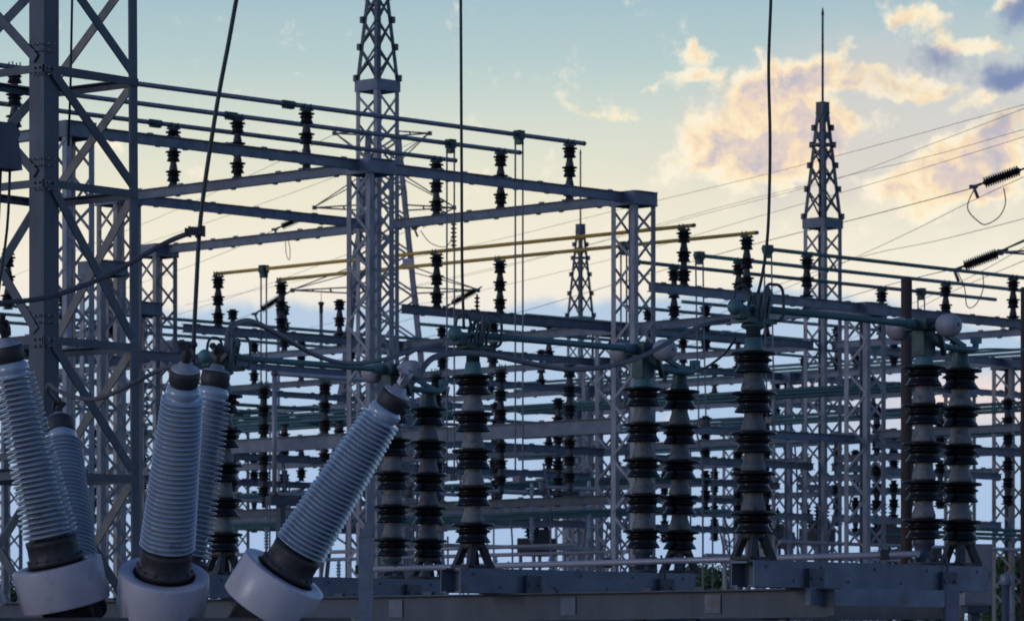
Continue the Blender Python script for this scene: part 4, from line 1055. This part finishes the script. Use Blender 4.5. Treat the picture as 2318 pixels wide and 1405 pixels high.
vs = N('ShaderNodeVectorMath'); vs.operation = 'SUBTRACT'; K(nw.outputs['Color'], vs.inputs[0]); vs.inputs[1].default_value = (.5, .5, .5)
vm = N('ShaderNodeVectorMath'); vm.operation = 'SCALE'; K(vs.outputs[0], vm.inputs[0]); vm.inputs['Scale'].default_value = 0.16
va = N('ShaderNodeVectorMath'); va.operation = 'ADD'; K(cv.outputs[0], va.inputs[0]); K(vm.outputs[0], va.inputs[1])
WV = va.outputs[0]
def blobs(lst):
    acc = None
    for (u, v, ru, rv, ang, wt) in lst:
        mp = N('ShaderNodeMapping'); mp.vector_type = 'TEXTURE'
        mp.inputs['Location'].default_value = (u, v, 0); mp.inputs['Rotation'].default_value = (0, 0, R(ang)); mp.inputs['Scale'].default_value = (ru, rv, 1)
        K(WV, mp.inputs['Vector'])
        ln = N('ShaderNodeVectorMath'); ln.operation = 'LENGTH'; K(mp.outputs[0], ln.inputs[0])
        x = mrange(ln.outputs['Value'], 0.0, 1.0, wt, 0.0)
        acc = x if acc is None else mth('ADD', acc, x)
    return acc
# clear-sky gradient by elevation
rp = N('ShaderNodeValToRGB'); cr = rp.color_ramp
stops = [(-1.3, (96, 134, 164)), (-0.3, (140, 176, 194)), (0.0, (165, 193, 203)), (0.15, (184, 206, 207)), (0.3, (215, 222, 208)), (0.45, (236, 231, 209)), (0.62, (245, 238, 221)), (0.8, (236, 230, 226)), (1.1, (214, 214, 224)), (1.5, (196, 204, 222))]
f = mth('DIVIDE', mth('ADD', V, 1.3), 2.8, clamp=True); K(f, rp.inputs[0])
while len(cr.elements) < len(stops): cr.elements.new(0.5)
for e, (v_, c_) in zip(cr.elements, stops): e.position = (v_ + 1.3) / 2.8; e.color = (*lin(c_), 1)
sky = rp.outputs[0]
# soft warm/lavender wash on the right
fb = noise(WV, 8.0, 9, 0.58); fbl = noise(WV, 8.0, 9, 0.58, off=(-0.03, -0.022, 0)); fb4 = noise(WV, 17.0, 6, 0.55, 1.0, 1.4, (5.1, 2.2, 0)); fb2 = noise(WV, 5.0, 8, 0.6, 1.0, 2.2, (3.3, 1.7, 0)); fb3 = noise(cv.outputs[0], 26.0, 6, 0.6)
def dens(bl, nz, k, lo, hi): return mrange(mth('MULTIPLY_ADD', mth('SUBTRACT', nz, 0.5), k, bl), lo, hi)
wash = dens(blobs([(2.15, .28, .75, .42, 0, .9), (1.75, .33, .5, .26, -10, .7)]), fb2.outputs['Fac'], 0.7, 0.1, 0.9)
sky = mixc(mth('MULTIPLY', wash, 0.6), sky, lin((214, 206, 206)))
cl_d = blobs([(1.56, .345, 0.142, 0.146, -8, .8), (1.66, .36, 0.189, 0.146, 12, 1.0), (1.66, .42, 0.118, 0.053, 25, .6), (1.80, .33, 0.260, 0.104, -4, 1.05), (1.80, .405, 0.189, 0.037, 0, .6),
              (1.70, .20, 0.130, 0.085, -38, .75), (1.78, .215, 0.189, 0.091, -25, 1.0), (1.92, .195, 0.236, 0.073, -6, .95), (2.08, .20, 0.189, 0.053, 4, .8), (1.90, .13, 0.130, 0.037, -25, .5), (1.86, .275, 0.260, 0.042, 0, .6),
              (2.04, .05, 0.10, 0.065, 10, .95), (2.12, .075, 0.060, 0.032, 20, .4), (2.12, .40, 0.236, 0.110, -10, .85), (2.03, .44, 0.130, 0.073, 8, .6), (2.12, .475, 0.165, 0.053, -4, .65), (2.24, .37, 0.189, 0.098, -15, .9), (2.22, .44, 0.189, 0.073, 0, .8),
              (1.575, .125, 0.055, 0.04, 0, .8), (1.57, .185, 0.1, 0.034, -18, .7), (1.37, .258, 0.17, 0.03, 4, .62), (1.50, .22, 0.050, 0.023, 0, .42), (1.245, .38, 0.060, 0.037, -50, .42),
              (2.2, .248, 0.130, 0.037, -25, .62), (2.26, .30, 0.165, 0.053, -10, .85), (2.27, .02, 0.090, 0.053, -20, .62), (2.14, .115, 0.118, 0.047, 0, .65), (2.25, .115, 0.142, 0.032, 0, .55), (1.1, .285, 0.142, 0.021, 5, .36), (.245, .345, 0.050, 0.053, 40, .6)])
D_ = mth('MULTIPLY_ADD', mth('SUBTRACT', fb.outputs['Fac'], .5), 2.3, cl_d)
D_ = mth('MULTIPLY_ADD', mth('SUBTRACT', fb3.outputs['Fac'], .5), 0.85, D_)
alpha = mrange(D_, 0.2, 0.8)
rel = mth('SUBTRACT', fb.outputs['Fac'], fbl.outputs['Fac'])
T_ = mth('ADD', mth('MULTIPLY_ADD', D_, 0.74, mth('MULTIPLY', rel, -3.6)), mth('MULTIPLY', mth('SUBTRACT', fb4.outputs['Fac'], .5), 0.5))
rc_ = N('ShaderNodeValToRGB'); cc = rc_.color_ramp
T_ = mth('SUBTRACT', T_, mth('ADD', mrange(U, 1.85, 1.5, 0.0, 0.22), mth('MULTIPLY', mrange(V, .36, .46), 0.3)))   # flanks nearer the sunset catch more light
K(mth('DIVIDE', T_, 1.6, clamp=True), rc_.inputs[0])
cst = [(0.1, (255, 244, 220)), (0.46, (255, 239, 205)), (0.70, (252, 226, 188)), (0.92, (230, 210, 198)), (1.25, (203, 194, 198)), (1.6, (184, 182, 198))]
while len(cc.elements) < len(cst): cc.elements.new(0.5)
for e, (v_, c_) in zip(cc.elements, cst): e.position = v_ / 1.6; e.color = (*lin(c_), 1)
sky = mixc(mth('MULTIPLY', alpha, 0.92), sky, rc_.outputs[0])
blu = dens(blobs([(2.28, .185, .16, .07, -4, 1.35), (2.12, .135, .10, .045, 5, .85), (2.32, .04, .12, .065, -20, .95), (2.28, .30, .2, .07, 0, .5), (1.98, .19, .2, .06, 0, .45)]), fb.outputs['Fac'], 0.9, 0.1, 1.15)
sky = mixc(mth('MULTIPLY', blu, 0.92), sky, lin((116, 134, 178)))
# the low blue bank of cloud
nb = noise(cv.outputs[0], 4.5, 7, 0.55, 1.0, 0.35, (0.6, 0, 0)); nb2 = noise(cv.outputs[0], 5.0, 6, 0.6, 1.0, 2.6)
edge = mth('MULTIPLY_ADD', mth('SUBTRACT', nb.outputs['Fac'], .5), -0.17, mth('MULTIPLY_ADD', mrange(U, 1.15, 1.75), -0.028, 0.682))
edge = mth('ADD', edge, mrange(U, 1.95, 2.25, 0.0, 0.10))
dv = mth('SUBTRACT', V, edge)
bank = mrange(dv, -0.006, 0.030)
bankc = N('ShaderNodeValToRGB'); K(mrange(dv, 0.0, 0.75, smooth=False), bankc.inputs[0])
be = bankc.color_ramp; be.elements[0].color = (*lin((184, 205, 226)), 1); be.elements[1].color = (*lin((160, 187, 226)), 1)
e = be.elements.new(0.3); e.color = (*lin((176, 201, 228)), 1)
cream = mth('MULTIPLY', mth('MULTIPLY', mrange(V, .80, .90), mrange(V, 1.02, .93)), mth('ADD', mrange(U, 1.75, 2.25), mth('MULTIPLY', mrange(nb2.outputs['Fac'], .52, .68), .7)))
bcol = mixc(mth('MULTIPLY', cream, .85, clamp=True), bankc.outputs[0], lin((238, 222, 216)))
sky = mixc(bank, sky, bcol)
# outside the western glow the physical sky takes over
ns = N('ShaderNodeTexSky'); ns.sky_type = 'NISHITA'; ns.sun_disc = False; ns.sun_elevation = SUN_EL; ns.sun_rotation = SUN_AZ; ns.air_density = 1.0; ns.dust_density = 0.1; ns.ozone_density = 3.0
tint_ = N('ShaderNodeMix'); tint_.data_type = 'RGBA'; tint_.blend_type = 'MULTIPLY'; tint_.inputs[0].default_value = 1.0; tint_.inputs[7].default_value = (0.88, 0.87, 1.08, 1); K(ns.outputs[0], tint_.inputs[6])   # lilac dusk air
b1 = N('ShaderNodeBackground'); K(tint_.outputs[2], b1.inputs[0]); b1.inputs[1].default_value = 0.062
b2 = N('ShaderNodeBackground'); K(sky, b2.inputs[0]); b2.inputs[1].default_value = 0.4665
lobe = mth('MULTIPLY', mrange(mth('ABSOLUTE', mth('ADD', az, R(16))), R(52), R(28)), mrange(el, R(28), R(10)))
mxs = N('ShaderNodeMixShader'); K(lobe, mxs.inputs[0]); K(b1.outputs[0], mxs.inputs[1]); K(b2.outputs[0], mxs.inputs[2])
ow = N('ShaderNodeOutputWorld'); K(mxs.outputs[0], ow.inputs['Surface'])

sl = bpy.data.lights.new('sun', 'SUN'); sl.energy = 0.16; sl.angle = R(16); sl.color = (1.0, 0.96, 0.94)
so = bpy.data.objects.new('sun', sl); COL.objects.link(so)
dirv = Vector((math.sin(SUN_AZ) * math.cos(SUN_EL), math.cos(SUN_AZ) * math.cos(SUN_EL), math.sin(SUN_EL)))
so.rotation_euler = dirv.to_track_quat('Z', 'Y').to_euler(); so.location = (-40, 20, 40)

# ------------------------------------------------------------------ camera
cam = bpy.data.cameras.new('camera'); co = bpy.data.objects.new('camera', cam); COL.objects.link(co)
cam.sensor_fit = 'HORIZONTAL'; cam.sensor_width = 36.0; cam.lens = F / 2318 * 36.0
co.location = (0, 0, CAMZ); co.rotation_euler = (R(90), 0, 0)
cam.shift_x = 0.0; cam.shift_y = (HY - 1405 / 2) / 2318
cam.clip_start = 0.5; cam.clip_end = 20000
cam.dof.use_dof = True; cam.dof.focus_distance = 38.0; cam.dof.aperture_fstop = 8.0
sc.camera = co
sc.view_settings.view_transform = 'Standard'; sc.view_settings.look = 'None'; sc.view_settings.exposure = 1.1; sc.view_settings.gamma = 1
sc.cycles.filter_width = 1.7
sc.cycles.max_bounces = 6
